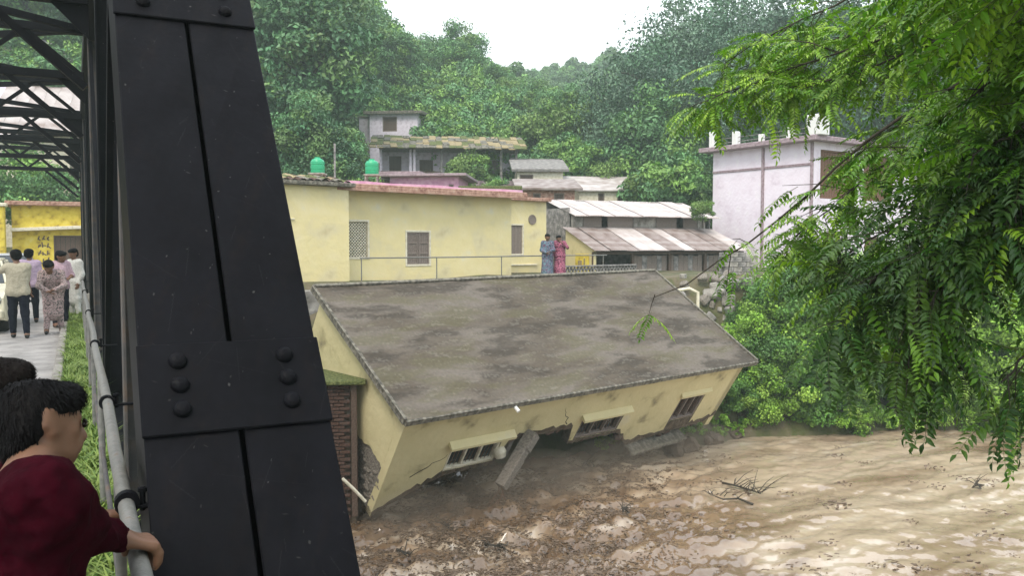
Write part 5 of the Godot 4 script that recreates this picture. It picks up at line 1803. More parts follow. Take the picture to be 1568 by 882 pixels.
func overhanging_tree() -> void:
	var r := RandomNumberGenerator.new()
	r.seed = 606
	var base := Vector3(6.6, -2.9, -3.4)
	var o := thing("overhanging_tree", "leafy tree with long compound leaves hanging over the river beside the bridge", "tree", Transform3D(Basis(), base))
	var tk := MB.new()
	tk.tube(PackedVector3Array([base + Vector3(0, -0.6, 0), base + Vector3(0.1, 1.5, 0.05), base + Vector3(-0.1, 3.2, -0.1), base + Vector3(-0.3, 5.0, -0.4), base + Vector3(-0.5, 7.5, -0.6)]), [0.3, 0.24, 0.2, 0.15, 0.06], 12)
	wpart(tk, "trunk", M.bark, o)
	# limbs: way points [px, py, depth]; density of twigs, fronds per twig
	var limbs := [
		[[[1760, 20, 5.2], [1500, 112, 5.4], [1300, 240, 5.7], [1190, 335, 5.9], [1060, 430, 6.1], [1000, 452, 6.2]], 0.22, 0.5],
		[[[1760, -120, 6.0], [1450, 20, 6.2], [1300, 75, 6.6], [1170, 120, 7.0], [1070, 160, 7.2]], 1.4, 1.0],
		[[[1760, -200, 6.3], [1420, -50, 6.6], [1270, 10, 7.0], [1170, 60, 7.3], [1110, 95, 7.5]], 1.2, 1.0],
		[[[1760, -90, 5.6], [1520, 20, 5.8], [1390, 80, 6.2], [1270, 125, 6.5], [1190, 135, 6.7]], 1.3, 1.0],
		[[[1760, -200, 5.8], [1560, -60, 6.0], [1400, 20, 6.3], [1310, 50, 6.6]], 1.4, 1.0],
		[[[1760, 60, 5.0], [1560, 130, 5.2], [1420, 210, 5.4], [1310, 285, 5.7], [1215, 365, 5.9]], 1.6, 1.0],
		[[[1760, 120, 4.8], [1570, 200, 4.9], [1440, 290, 5.0], [1330, 365, 5.2], [1255, 420, 5.3]], 1.7, 1.0],
		[[[1760, 170, 4.2], [1600, 250, 4.2], [1490, 330, 4.2], [1420, 420, 4.3], [1398, 500, 4.3], [1390, 560, 4.3]], 1.5, 1.0],
		[[[1760, 100, 4.4], [1610, 190, 4.4], [1500, 280, 4.5], [1400, 370, 4.6], [1320, 450, 4.7], [1300, 500, 4.7]], 1.6, 1.0],
		[[[1780, 230, 4.1], [1640, 290, 4.1], [1540, 340, 4.15], [1460, 400, 4.2], [1425, 470, 4.2]], 1.0, 0.9],
		[[[1800, 430, 4.0], [1680, 480, 4.0], [1590, 530, 4.1], [1530, 585, 4.1]], 0.7, 0.7],
		[[[1760, 30, 4.3], [1600, 70, 4.4], [1500, 140, 4.6], [1430, 190, 4.8]], 1.5, 1.0],
		[[[1760, -30, 4.2], [1610, 0, 4.2], [1530, 70, 4.3], [1490, 170, 4.4]], 1.5, 1.0],
		[[[1780, 200, 4.0], [1650, 220, 4.0], [1570, 290, 4.0], [1530, 360, 4.1]], 1.4, 1.0],
		[[[1760, -140, 6.4], [1480, -20, 6.7], [1330, 45, 7.0], [1210, 80, 7.4], [1130, 105, 7.6]], 1.3, 1.0],
		[[[1760, -20, 6.0], [1540, 90, 6.1], [1420, 160, 6.4], [1340, 215, 6.7], [1300, 250, 6.8]], 1.1, 1.0],
		[[[1760, 240, 4.6], [1600, 310, 4.6], [1490, 390, 4.7], [1410, 460, 4.8]], 1.4, 1.0],
		[[[1760, 130, 4.0], [1640, 160, 4.0], [1560, 200, 4.1], [1480, 240, 4.2]], 1.5, 1.0],
		[[[1760, -320, 4.6], [1560, -260, 4.8], [1380, -180, 5.2], [1260, -140, 5.6]], 1.3, 1.0],  # limbs from here on lie above the view, added to shade the leaves below
		[[[1760, -250, 4.0], [1600, -150, 4.0], [1480, -60, 4.2], [1420, -10, 4.4]], 1.5, 1.0],
		[[[1780, -420, 4.0], [1620, -380, 3.8], [1500, -330, 3.8]], 1.5, 1.0],
		[[[1800, 60, 3.6], [1700, 0, 3.5], [1620, -100, 3.4], [1540, -160, 3.4]], 1.5, 1.0]]
	var tone := Color(0.19, 0.36, 0.026)
	var fr: Array[ArrayMesh] = []
	var shade_tone := Color(0.062, 0.14, 0.02)  # the same leaf colour darkened to stand for shade
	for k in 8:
		fr.append(frond_mesh(500 + k, 0.33 + 0.03 * (k % 4), 9 + k % 4, 0.072, (tone if k < 4 else shade_tone) * [Color(1, 1, 1), Color(0.72, 0.85, 0.9), Color(1.4, 1.2, 1.1), Color(1.15, 1.0, 1.6)][k % 4]))
	var all := []
	for li in limbs.size():
		var l: Array = limbs[li]
		var c := Curve3D.new()
		for q in l[0]:
			c.add_point(P(q[0], q[1], q[2]))
		# smooth handles
		for i in range(1, c.point_count - 1):
			var t := (c.get_point_position(i + 1) - c.get_point_position(i - 1)) * 0.18
			c.set_point_in(i, -t)
			c.set_point_out(i, t)
		var L := c.get_baked_length()
		var pts := PackedVector3Array()
		var rad := []
		var origin := base + Vector3(-0.3, 5.2, -0.4) if c.get_point_position(0).y > 1.2 else base + Vector3(-0.1, 3.4, -0.1)
		pts.append(origin)
		rad.append(0.06)
		var nseg := 14
		for i in nseg + 1:
			pts.append(c.sample_baked(L * i / nseg) + Vector3(r.randfn(), r.randfn(), r.randfn()) * 0.008)
			rad.append(lerpf(0.018, 0.0035, float(i) / nseg))
		var lm := MB.new()
		lm.tube(pts, rad, 6)
		wpart(lm, "limb", M.bark, o)
		var dens: float = l[1]
		# shade painted by leaf colour: near limbs dark green, the upper and outer ones lime
		var shade_toned: bool = l[0][1][2] < 4.95 and l[0][1][1] > 100
		var nt := int(L * 15.0 * dens)
		var tw := MB.new()
		for i in nt:
			var t := (i + r.randf()) / nt
			if li == 0 and t < 0.25: continue
			var p := c.sample_baked(L * t)
			var tan := (c.sample_baked(minf(L, L * t + 0.05)) - c.sample_baked(maxf(0, L * t - 0.05))).normalized()
			var dv := (tan * r.randf_range(0.2, 0.9) + Vector3(r.randfn(), r.randfn() - 0.25, r.randfn()) * 0.6).normalized()
			var tl := r.randf_range(0.12, 0.5) * (1.0 if t < 0.85 else 0.6)
			var e := p + dv * tl + Vector3(0, -0.1 * tl, 0)
			var mdl := p.lerp(e, 0.5) + Vector3(0, 0.05 * tl, 0)
			tw.tube(PackedVector3Array([p, mdl, e]), [0.004, 0.003, 0.0016], 4, false)
			var nf := int(round(r.randf_range(3.0, 6.0) * l[2]))
			for k in nf:
				var q := p.lerp(e, r.randf_range(0.25, 1.0))
				var fd := (dv * 0.6 + Vector3(r.randfn(), r.randfn() * 0.5 - 0.35, r.randfn()) * 0.8).normalized()
				var fx := fd.cross(Vector3.UP).normalized()
				var bs := Basis(-fx, fd.cross(-fx), fd).orthonormalized()
				var s := r.randf_range(0.6, 1.15) * (1.0 if q.distance_to(EYE) < 5.3 else 0.85)
				all.append([Transform3D(bs * Basis(Vector3.BACK, r.randf_range(-0.5, 0.5)) * Basis.from_scale(Vector3(s, s, s)), q), r.randi() % 4 + (4 if shade_toned and r.randf() < 0.85 else 0)])
		wpart(tw, "twigs", M.bark, o).set_meta("kind", "stuff")
	# the compound leaves that show largest are parts of their own, the rest one mass
	var order := range(all.size())
	order.sort_custom(func(a, b): return EYE.distance_to(all[a][0].origin) < EYE.distance_to(all[b][0].origin))
	var inv := o.transform.affine_inverse()
	var groups := [[], [], [], [], [], [], [], []]
	var made := 0
	for i in order:
		var q: Array = all[i]
		var pc: Vector3 = cam_basis.inverse() * (q[0].origin - EYE)
		var vis: bool = absf(pc.x / -pc.z) < 0.62 and absf(pc.y / -pc.z) < 0.36
		if made < 290 and vis:
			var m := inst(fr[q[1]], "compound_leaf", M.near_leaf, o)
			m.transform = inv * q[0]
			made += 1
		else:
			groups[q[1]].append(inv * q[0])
	for k in 8:
		if groups[k].is_empty(): continue
		var mm := MultiMesh.new()
		mm.transform_format = MultiMesh.TRANSFORM_3D
		mm.mesh = fr[k]
		mm.instance_count = groups[k].size()
		for i in groups[k].size():
			mm.set_instance_transform(i, groups[k][i])
		var mi := MultiMeshInstance3D.new()
		mi.multimesh = mm
		mi.name = "foliage"
		mi.material_override = M.near_leaf
		mi.set_meta("kind", "stuff")
		o.add_child(mi, true)
	# unseen crown added above and right of the view to shade the near limbs
	var shade_crown := inst(crown_mesh(640, 0.0, Vector3(2.9, 2.0, 3.4), 150, 170, 0.15, [tone, tone * 0.85, tone * 1.2], 0.4), "crown", M.near_leaf, o)
	shade_crown.position = Vector3(-0.6, 8.3, 0.5)
	# unseen second crown added over the bridge head to block sky light
	var c2 := inst(crown_mesh(641, 0.0, Vector3(3.6, 1.5, 3.4), 170, 170, 0.15, [tone, tone * 0.85, tone * 1.2], 0.4), "crown", M.near_leaf, o)
	c2.position = Vector3(2.6, 6.3, 0.6) - base
	var lb := MB.new()  # limb added to hold up the second crown
	lb.tube(PackedVector3Array([base + Vector3(-0.5, 6.5, -0.5), Vector3(4.6, 5.2, -1.8), Vector3(2.4, 6.1, 0.2), Vector3(0.6, 6.3, 1.2)]), [0.09, 0.07, 0.05, 0.02], 8)
	wpart(lb, "limb", M.bark, o)

# ---------- things carried by the flood ----------
func water_debris() -> void:
	var r := RandomNumberGenerator.new()
	r.seed = 808
	# twigs and litter that nobody could count
	var lit := MB.new()
	for k in 9:
		var a := r.randf() * TAU
		var p := Vector3(r.randf_range(-0.2, 0.2), 0.0, r.randf_range(-0.2, 0.2))
		var d := Vector3(cos(a), r.randf_range(-0.05, 0.2), sin(a)) * r.randf_range(0.03, 0.13)
		if k % 3 == 0:
			lit.tube(PackedVector3Array([p, p + d * 0.6 + Vector3(0, 0.02, 0), p + d * 1.5]), [0.009, 0.008, 0.004], 4, false)
		else:
			lit.box(Transform3D(Basis.from_euler(Vector3(r.randf(), a, r.randf()) * 1.0), p), Vector3(r.randf_range(0.02, 0.08), 0.02, r.randf_range(0.015, 0.04)))
	var mm := MultiMesh.new()
	mm.transform_format = MultiMesh.TRANSFORM_3D
	mm.mesh = lit.mesh()
	var xf := []
	var dn := noise(0.35, 91, 4)
	var tries := 0
	while xf.size() < 5000 and tries < 60000:
		tries += 1
		var px := r.randf_range(520, 1568)
		var py := r.randf_range(672, 960)
		var p := on_y(px, py, WATER)
		var dens := smoothstep(1130.0, 800.0, px + (py - 760.0) * 0.5) * 0.85 + 0.015
		if px < 640: dens *= 0.7
		dens *= lerpf(0.35, 1.2, smoothstep(-0.25, 0.3, dn.get_noise_2d(p.x * 1.4, p.z * 2.0)))
		if r.randf() > dens: continue
		if p.z < -26.5: continue
		p.y = water_h(p.x, p.z) + 0.004
		var s := 0.25 + 1.0 * pow(r.randf(), 2.6)
		var al := atan2(-SIDE.z, SIDE.x) + r.randfn() * 0.5
		xf.append(Transform3D(Basis(Vector3.UP, al) * Basis.from_scale(Vector3(s * r.randf_range(1.0, 2.2), s, s)), p))
	mm.instance_count = xf.size()
	for i in xf.size():
		mm.set_instance_transform(i, xf[i])
	var mi := MultiMeshInstance3D.new()
	mi.multimesh = mm
	mi.name = "floating_litter"
	mi.material_override = M.litter
	add_child(mi)
	tag(mi, "brown twigs and litter churning on the muddy flood water", "debris", "", "stuff")
	# whole branches that can be told apart
	var tw := [Color(0.05, 0.035, 0.02)]
	for q in [[1135, 740, 1.5, 0, "tangled bare bush stranded in the brown current right of the house"], [1120, 760, 1.0, 1, "small dark branch floating beside the tangled bush"], [905, 715, 0.8, 2, "forked branch sticking up under the house's middle window"], [960, 780, 0.9, 3, "bent brown branch floating in front of the house"], [690, 800, 0.8, 4, "thin branch floating below the leaning corner of the house"], [760, 840, 0.9, 5, "long brown branch floating in the churned water"], [620, 850, 0.8, 6, "short branch drifting past the bridge post"], [1500, 740, 0.9, 10, "bare curved twig drifting under the drooping leaf tips"]]:
		var p := on_y(q[0], q[1], WATER + 0.05)
		p.y = water_h(p.x, p.z)
		var o := thing("floating_branch", q[4], "branch", Transform3D(Basis(Vector3.UP, r.randf() * TAU), p), "branches in the flood")
		var b := MB.new()
		var L: float = q[2]
		var main := PackedVector3Array([Vector3(-L * 0.5, -0.02, 0), Vector3(-L * 0.15, 0.07, 0.08), Vector3(L * 0.2, 0.06, -0.05), Vector3(L * 0.55, 0.12, 0.1)])
		b.tube(main, [0.03, 0.025, 0.018, 0.006], 6)
		part(b, "stem", M.bark, o)
		var nb := 22 if q[3] == 0 else 9
		for k in nb:
			var t := r.randf()
			var s := main[1].lerp(main[3], t)
			var a := r.randf() * TAU
			var d := Vector3(cos(a), r.randf_range(0.0, 0.9), sin(a)) * r.randf_range(0.15, 0.45) * L
			var tb := MB.new()
			tb.tube(PackedVector3Array([s, s + d * 0.5 + Vector3(0, 0.05, 0), s + d]), [0.012, 0.008, 0.003], 5, false)
			part(tb, "twig", M.bark, o)

# ---------- people ----------
# tapered capsules joined by a smooth union, meshed as surface nets
class Net:
	var v := PackedVector3Array()
	var n := PackedVector3Array()
	var idx := PackedInt32Array()
	func add(bones: Array, cell: float, k: float, wob: FastNoiseLite = null, amp := 0.0) -> void:
		var lo := Vector3(1e9, 1e9, 1e9)
		var hi := -lo
		var mar := 4.2 / k
		for b in bones:
			for e in 2:
				var rr: float = b[2 + e] + mar + cell
				lo = lo.min(b[e] - Vector3.ONE * rr)
				hi = hi.max(b[e] + Vector3.ONE * rr)
		var dim := Vector3i(((hi - lo) / cell).ceil()) + Vector3i.ONE
		var nx := dim.x
		var ny := dim.y
		var nz := dim.z
		var acc := PackedFloat32Array()
		acc.resize(nx * ny * nz)
		acc.fill(-mar)
		# touched stretch of every row, so that empty cells are never visited
		var r0 := PackedInt32Array()
		var r1 := PackedInt32Array()
		r0.resize(ny * nz); r1.resize(ny * nz)
		r0.fill(nx); r1.fill(-1)
		var sums := PackedFloat32Array()
		sums.resize(nx * ny * nz)
		for b in bones:
			var a: Vector3 = b[0]
			var ab: Vector3 = b[1] - b[0]
			var l2 := maxf(ab.length_squared(), 1e-9)
			var ra: float = b[2]
			var rb: float = b[3]
			var rm := maxf(ra, rb) + mar
			var bl := ((a.min(b[1]) - Vector3.ONE * rm - lo) / cell).floor().max(Vector3.ZERO)
			var bh := ((a.max(b[1]) + Vector3.ONE * rm - lo) / cell).ceil()
			for z in range(int(bl.z), mini(int(bh.z), nz - 1) + 1):
				for y in range(int(bl.y), mini(int(bh.y), ny - 1) + 1):
					var i0 := (z * ny + y) * nx
					for x in range(int(bl.x), mini(int(bh.x), nx - 1) + 1):
						var p := lo + Vector3(x, y, z) * cell - a
						var t := clampf(p.dot(ab) / l2, 0.0, 1.0)
						var d := (p - ab * t).length() - lerpf(ra, rb, t)
						if d < mar:
							sums[i0 + x] += exp(-k * d)
							var row := z * ny + y
							if x < r0[row]: r0[row] = x
							if x > r1[row]: r1[row] = x
		for row in ny * nz:
			for x in range(r0[row], r1[row] + 1):
				var i := row * nx + x
				if sums[i] > 1e-6:
					acc[i] = maxf(-mar, log(sums[i]) / k)
		if wob != null:
			for z in nz:
				for y in ny:
					for x in range(r0[z * ny + y], r1[z * ny + y] + 1):
						var i := (z * ny + y) * nx + x
						if absf(acc[i]) < amp * 2.0 + cell * 2.0:
							var p := lo + Vector3(x, y, z) * cell
							acc[i] += wob.get_noise_3d(p.x, p.y, p.z) * amp
		var map := PackedInt32Array()
		map.resize(nx * ny * nz)
		map.fill(-1)
		var base := v.size()
		var offs := [0, 1, nx, nx + 1, nx * ny, nx * ny + 1, nx * ny + nx, nx * ny + nx + 1]
		var cor := [Vector3(0, 0, 0), Vector3(1, 0, 0), Vector3(0, 1, 0), Vector3(1, 1, 0), Vector3(0, 0, 1), Vector3(1, 0, 1), Vector3(0, 1, 1), Vector3(1, 1, 1)]
		var eds := [[0, 1], [2, 3], [4, 5], [6, 7], [0, 2], [1, 3], [4, 6], [5, 7], [0, 4], [1, 5], [2, 6], [3, 7]]
		for z in nz - 1:
			for y in ny - 1:
				var i0 := (z * ny + y) * nx
				var q0 := z * ny + y
				var xa := maxi(0, mini(mini(r0[q0], r0[q0 + 1]), mini(r0[q0 + ny], r0[q0 + ny + 1])) - 1)
				var xb := mini(nx - 2, maxi(maxi(r1[q0], r1[q0 + 1]), maxi(r1[q0 + ny], r1[q0 + ny + 1])))
				for x in range(xa, xb + 1):
					var i := i0 + x
					var s := acc[i] > 0.0
					if (acc[i + 1] > 0.0) == s and (acc[i + nx] > 0.0) == s and (acc[i + nx + 1] > 0.0) == s and (acc[i + nx * ny] > 0.0) == s and (acc[i + nx * ny + 1] > 0.0) == s and (acc[i + nx * ny + nx] > 0.0) == s and (acc[i + nx * ny + nx + 1] > 0.0) == s:
						continue
					var sum := Vector3.ZERO
					var cnt := 0
					for e in eds:
						var fa := acc[i + offs[e[0]]]
						var fb := acc[i + offs[e[1]]]
						if (fa > 0.0) != (fb > 0.0):
							sum += (cor[e[0]] as Vector3).lerp(cor[e[1]], fa / (fa - fb))
							cnt += 1
					map[i] = v.size()
					v.append(lo + (Vector3(x, y, z) + sum / cnt) * cell)
					var g := Vector3(acc[i] - acc[i + 1] + acc[i + nx] - acc[i + nx + 1] + acc[i + nx * ny] - acc[i + nx * ny + 1] + acc[i + nx * ny + nx] - acc[i + nx * ny + nx + 1],
						acc[i] - acc[i + nx] + acc[i + 1] - acc[i + nx + 1] + acc[i + nx * ny] - acc[i + nx * ny + nx] + acc[i + nx * ny + 1] - acc[i + nx * ny + nx + 1],
						acc[i] - acc[i + nx * ny] + acc[i + 1] - acc[i + nx * ny + 1] + acc[i + nx] - acc[i + nx * ny + nx] + acc[i + nx + 1] - acc[i + nx * ny + nx + 1])
					n.append(g.normalized())
		for z in range(1, nz - 1):
			for y in range(1, ny - 1):
				var q0 := z * ny + y
				var xa := maxi(1, mini(mini(r0[q0], r0[q0 + 1]), r0[q0 + ny]) - 1)
				var xb := mini(nx - 2, maxi(maxi(r1[q0], r1[q0 + 1]), r1[q0 + ny]))
				for x in range(xa, xb + 1):
					var i := (z * ny + y) * nx + x
					var s := acc[i] > 0.0
					var q: Array
					for ax in 3:
						var st: int = [1, nx, nx * ny][ax]
						if (acc[i + st] > 0.0) == s:
							continue
						var o1: int = [nx, nx * ny, 1][ax]
						var o2: int = [nx * ny, 1, nx][ax]
						q = [map[i - o1 - o2], map[i - o2], map[i], map[i - o1]]
						if q[0] < 0 or q[1] < 0 or q[2] < 0 or q[3] < 0:
							continue
						if s:
							idx.append_array([q[0], q[2], q[1], q[0], q[3], q[2]])
						else:
							idx.append_array([q[0], q[1], q[2], q[0], q[2], q[3]])
	func mesh() -> ArrayMesh:
		var a := []
		a.resize(Mesh.ARRAY_MAX)
		a[Mesh.ARRAY_VERTEX] = v
		a[Mesh.ARRAY_NORMAL] = n
		a[Mesh.ARRAY_INDEX] = idx
		var m := ArrayMesh.new()
		m.add_surface_from_arrays(Mesh.PRIMITIVE_TRIANGLES, a)
		return m

# hand bones: wrist w, pointing along d, palm normal nn (away from the palm side), thumb towards th; curl 0..1
func hand_bones(w: Vector3, d: Vector3, palm: Vector3, th: Vector3, curl: float) -> Array:
	d = d.normalized()
	th = (th - d * th.dot(d)).normalized()
	palm = (palm - d * palm.dot(d)).normalized()
	var r := []
	for k in 4:
		var off := th * (0.03 - 0.02 * k)
		r.append([w + off * 0.55 + d * 0.01, w + d * 0.085 + off, 0.014, 0.0115])
		var p := w + d * (0.088 - 0.004 * absf(k - 1.3)) + off
		var L: float = [0.07, 0.078, 0.073, 0.057][k]
		var dir := d
		for j in 3:
			var ang := curl * (0.55 + 0.35 * j)
			dir = (dir * cos(ang) + palm * sin(ang)).normalized()
			var seg: float = L * [0.46, 0.31, 0.23][j]
			r.append([p, p + dir * seg, 0.0092 - 0.0007 * j, 0.0086 - 0.0007 * j])
			p += dir * seg
	var tb := w + d * 0.03 + th * 0.03
	var td := (d * 0.7 + th * 0.75 + palm * curl * 0.8).normalized()
	r.append([w + d * 0.012 + th * 0.012, tb, 0.014, 0.013])
	r.append([tb, tb + td * 0.035, 0.0125, 0.0105])
	r.append([tb + td * 0.035, tb + td * 0.035 + (td + palm * curl * 0.7 - th * 0.25).normalized() * 0.03, 0.0103, 0.0085])
	return r

# head bones for a head centred at c, f = face direction, u = up
func head_bones(c: Vector3, f: Vector3, u: Vector3, k := 1.0) -> Array:
	f = f.normalized()
	u = (u - f * u.dot(f)).normalized()
	var s := f.cross(u)
	var q := func(x: float, y: float, z: float) -> Vector3: return c + (s * x + u * y + f * z) * k
	var b := [
		[q.call(0, 0.035, -0.035), q.call(0, 0.04, 0.025), 0.078, 0.07],
		[q.call(-0.02, 0.02, 0.0), q.call(0.02, 0.02, 0.0), 0.07, 0.07],
		[q.call(0, -0.02, 0.03), q.call(0, -0.065, 0.045), 0.052, 0.036],
		[q.call(-0.022, -0.065, 0.05), q.call(0.022, -0.065, 0.05), 0.024, 0.024],
		[q.call(-0.045, -0.045, 0.0), q.call(-0.02, -0.082, 0.055), 0.022, 0.016],
		[q.call(0.045, -0.045, 0.0), q.call(0.02, -0.082, 0.055), 0.022, 0.016],
		[q.call(0, -0.094, 0.068), q.call(0, -0.09, 0.066), 0.014, 0.014],
		[q.call(0, 0.012, 0.092), q.call(0, -0.026, 0.112), 0.009, 0.012],
		[q.call(-0.013, -0.029, 0.098), q.call(0.013, -0.029, 0.098), 0.0085, 0.0085],
		[q.call(-0.035, 0.025, 0.08), q.call(0.035, 0.025, 0.08), 0.012, 0.012],
		[q.call(-0.018, -0.052, 0.087), q.call(0.018, -0.052, 0.087), 0.0075, 0.0075],
		[q.call(-0.016, -0.062, 0.083), q.call(0.016, -0.062, 0.083), 0.008, 0.008],
		[q.call(-0.045, -0.018, 0.06), q.call(-0.04, -0.03, 0.055), 0.02, 0.02],
		[q.call(0.045, -0.018, 0.06), q.call(0.04, -0.03, 0.055), 0.02, 0.02]]
	for e in [-1.0, 1.0]:
		b.append([q.call(e * 0.085, 0.026, -0.012), q.call(e * 0.08, -0.026, 0.0), 0.013, 0.01])
		b.append([q.call(e * 0.094, 0.03, -0.022), q.call(e * 0.091, -0.008, -0.026), 0.009, 0.008])
	for h in b:
		h[2] *= k; h[3] *= k
	return b

func hair_bones(c: Vector3, f: Vector3, u: Vector3, long: float, k := 1.0) -> Array:
	f = f.normalized()
	u = (u - f * u.dot(f)).normalized()
	var s := f.cross(u)
	var q := func(x: float, y: float, z: float) -> Vector3: return c + (s * x + u * y + f * z) * k
	var b := [
		[q.call(0, 0.052, -0.045), q.call(0, 0.062, 0.03), 0.082, 0.066],
		[q.call(-0.03, 0.06, -0.01), q.call(0.03, 0.06, -0.01), 0.066, 0.066],
		[q.call(-0.03, 0.082, 0.07), q.call(0.035, 0.088, 0.075), 0.028, 0.03],
		[q.call(-0.05, 0.0, -0.05), q.call(0.05, 0.0, -0.05), 0.048, 0.048],
		[q.call(-0.03, -0.05, -0.065), q.call(0.03, -0.05, -0.065), 0.035, 0.035],
		[q.call(-0.066, 0.052, -0.01), q.call(-0.064, 0.064, 0.035), 0.02, 0.018],
		[q.call(0.066, 0.052, -0.01), q.call(0.064, 0.064, 0.035), 0.02, 0.018]]
	if long > 0.0:
		b.append([q.call(0, -0.02, -0.08), q.call(0, -0.02 - long, -0.1), 0.05, 0.03])
	for h in b:
		h[2] *= k; h[3] *= k
	return b

const JOINTS := {
	"head": Vector3(0, 1.58, 0.03), "neck": Vector3(0, 1.42, 0.0), "chest": Vector3(0, 1.25, 0.0), "waist": Vector3(0, 1.03, 0.0),
	"hip": Vector3(0, 0.92, 0.0), "sl": Vector3(0.175, 1.37, 0.0), "sr": Vector3(-0.175, 1.37, 0.0),
	"el": Vector3(0.23, 1.1, -0.02), "er": Vector3(-0.23, 1.1, -0.02), "wl": Vector3(0.23, 0.87, 0.08), "wr": Vector3(-0.23, 0.87, 0.08),
	"hl": Vector3(0.09, 0.9, 0.0), "hr": Vector3(-0.09, 0.9, 0.0), "kl": Vector3(0.1, 0.49, 0.03), "kr": Vector3(-0.1, 0.49, 0.03),
	"al": Vector3(0.11, 0.09, 0.0), "ar": Vector3(-0.11, 0.09, 0.0)}

func cloth_mat(cols: Array, metres: float, sd: int, rough := 0.9) -> StandardMaterial3D:
	var st := []
	for i in cols.size():
		st.append([lerpf(0.3, 0.7, float(i) / maxf(1.0, cols.size() - 1)), cols[i]])
	var m := nmat(st, metres, rough, 0.02, sd, M.fine_n, 0.3, false, 3)
	m.metallic_specular = 0.12
	return m

# o: node; J: joints in the node's space; f: face direction; look: materials and cuts
func figure(o: Node3D, Jin: Dictionary, f: Vector3, look: Dictionary, cell: float) -> void:
	var J := JOINTS.duplicate()
	for k in Jin: J[k] = Jin[k]
	var skin: Material = look.skin
	var hu: Vector3 = (J.head - J.neck).normalized()
	hu = (hu + look.get("head_up", Vector3.UP)).normalized()
	var fwd: Vector3 = look.get("toes", Vector3(0, 0, 1))
	var body := Net.new()
	var torso := [
		[J.sl * 0.85 + J.neck * 0.15, J.sr * 0.85 + J.neck * 0.15, 0.062, 0.062],
		[J.sl.lerp(J.chest, 0.55), J.hl, 0.095, 0.085], [J.sr.lerp(J.chest, 0.55), J.hr, 0.095, 0.085],
		[J.chest, J.waist, 0.105, 0.098], [J.hl, J.hr, 0.105, 0.105], [J.waist, J.hip, 0.1, 0.11]]
	var arms := []
	for s in ["l", "r"]:
		var ak: float = look.get("arm", 1.0)
		arms.append([J["s" + s], J["e" + s], 0.054 * ak, 0.04 * ak])
		arms.append([J["e" + s], J["w" + s], 0.04 * ak, 0.026])
	var legs := []
	for s in ["l", "r"]:
		legs.append([J["h" + s], J["k" + s], 0.088, 0.058])
		legs.append([J["k" + s], J["a" + s], 0.056, 0.036])
	var feet := []
	for s in ["l", "r"]:
		var a: Vector3 = J["a" + s]
		feet.append([a + Vector3(0, -0.045, 0) - fwd * 0.03, a + Vector3(0, -0.055, 0) + fwd * 0.15, 0.038, 0.028])
		feet.append([a + Vector3(0, -0.01, 0), a + Vector3(0, -0.045, 0) + fwd * 0.07, 0.036, 0.032])
	var neck := [[J.neck - hu * 0.04, J.head - hu * 0.05, 0.055, 0.05]]
	body.add(torso + arms + legs + feet + neck, cell, 60.0)
	body.add(head_bones(J.head, f, hu, look.get("head", 1.0)) + [[J.neck, J.head - hu * 0.04, 0.05, 0.048]], minf(cell * 0.45, 0.011), 110.0)
	for s in ["l", "r"]:
		var wv: Vector3 = J["w" + s]
		var d: Vector3 = look.get("hand_" + s, wv - J["e" + s])
		var palm: Vector3 = look.get("palm_" + s, (Vector3(-1, 0, 0) if s == "l" else Vector3(1, 0, 0)))
		var th: Vector3 = look.get("thumb_" + s, fwd)
		body.add([[wv - d.normalized() * 0.03, wv + d.normalized() * 0.015, 0.026, 0.024]] + hand_bones(wv, d, palm, th, look.get("curl_" + s, 0.35)), minf(cell * 0.35, 0.0078), 190.0)
	inst(body.mesh(), "body", skin, o)
	var wob := noise(9.0, 7, 3)
	# upper garment
	var up := []
	for b in torso.slice(0, 4): up.append([b[0], b[1], b[2] + 0.014, b[3] + 0.02])
	up.append([J.hl, J.hr, 0.123, 0.123])
	var sleeve: float = look.get("sleeve", 1.0)
	for s in ["l", "r"]:
		var ak: float = look.get("arm", 1.0)
		up.append([J["s" + s], J["e" + s], 0.068 * ak, 0.056 * ak])
		if sleeve > 0.5:
			up.append([J["e" + s], J["e" + s].lerp(J["w" + s], 0.98), 0.056 * ak, 0.04 * ak])
	if look.has("drop"):   # long kurta or dress, down to a height
		var dp: float = look.drop
		var mid: Vector3 = (J.al + J.ar) * 0.5
		var tgt: Vector3 = J.hip.lerp(mid, dp)
		var flare: float = look.get("flare", 0.2)
		up.append([J.hip, tgt, 0.14, flare])
		up.append([J.hl, tgt + (J.kl - J.kr) * 0.4, 0.11, flare * 0.6])
		up.append([J.hr, tgt - (J.kl - J.kr) * 0.4, 0.11, flare * 0.6])
	var shirt := Net.new()
	shirt.add(up, cell, 55.0, wob, look.get("wrinkle", 0.011))
	inst(shirt.mesh(), look.get("top_name", "shirt"), look.top, o)
	# trousers
	if look.has("legs"):
		var lo := [[J.hl, J.hr, 0.116, 0.116]]
		for s in ["l", "r"]:
			lo.append([J["h" + s], J["k" + s], 0.1, 0.074])
			lo.append([J["k" + s], J["k" + s].lerp(J["a" + s], 0.93), 0.074, 0.058])
		var tr := Net.new()
		tr.add(lo, cell, 60.0, wob, 0.01)
		inst(tr.mesh(), "trousers", look.legs, o)
	if look.has("shoes"):
		var sh := Net.new()
		for b in feet:
			sh.add([[b[0], b[1], b[2] + 0.006, b[3] + 0.006]], minf(cell, 0.012), 90.0)
		inst(sh.mesh(), "shoes", look.shoes, o)
	# hair
	var hn := Net.new()
	hn.add(hair_bones(J.head, f, hu, look.get("long_hair", 0.0), look.get("head", 1.0)), minf(cell * 0.45, 0.011), 75.0, noise(60.0, 8, 2), 0.0035)
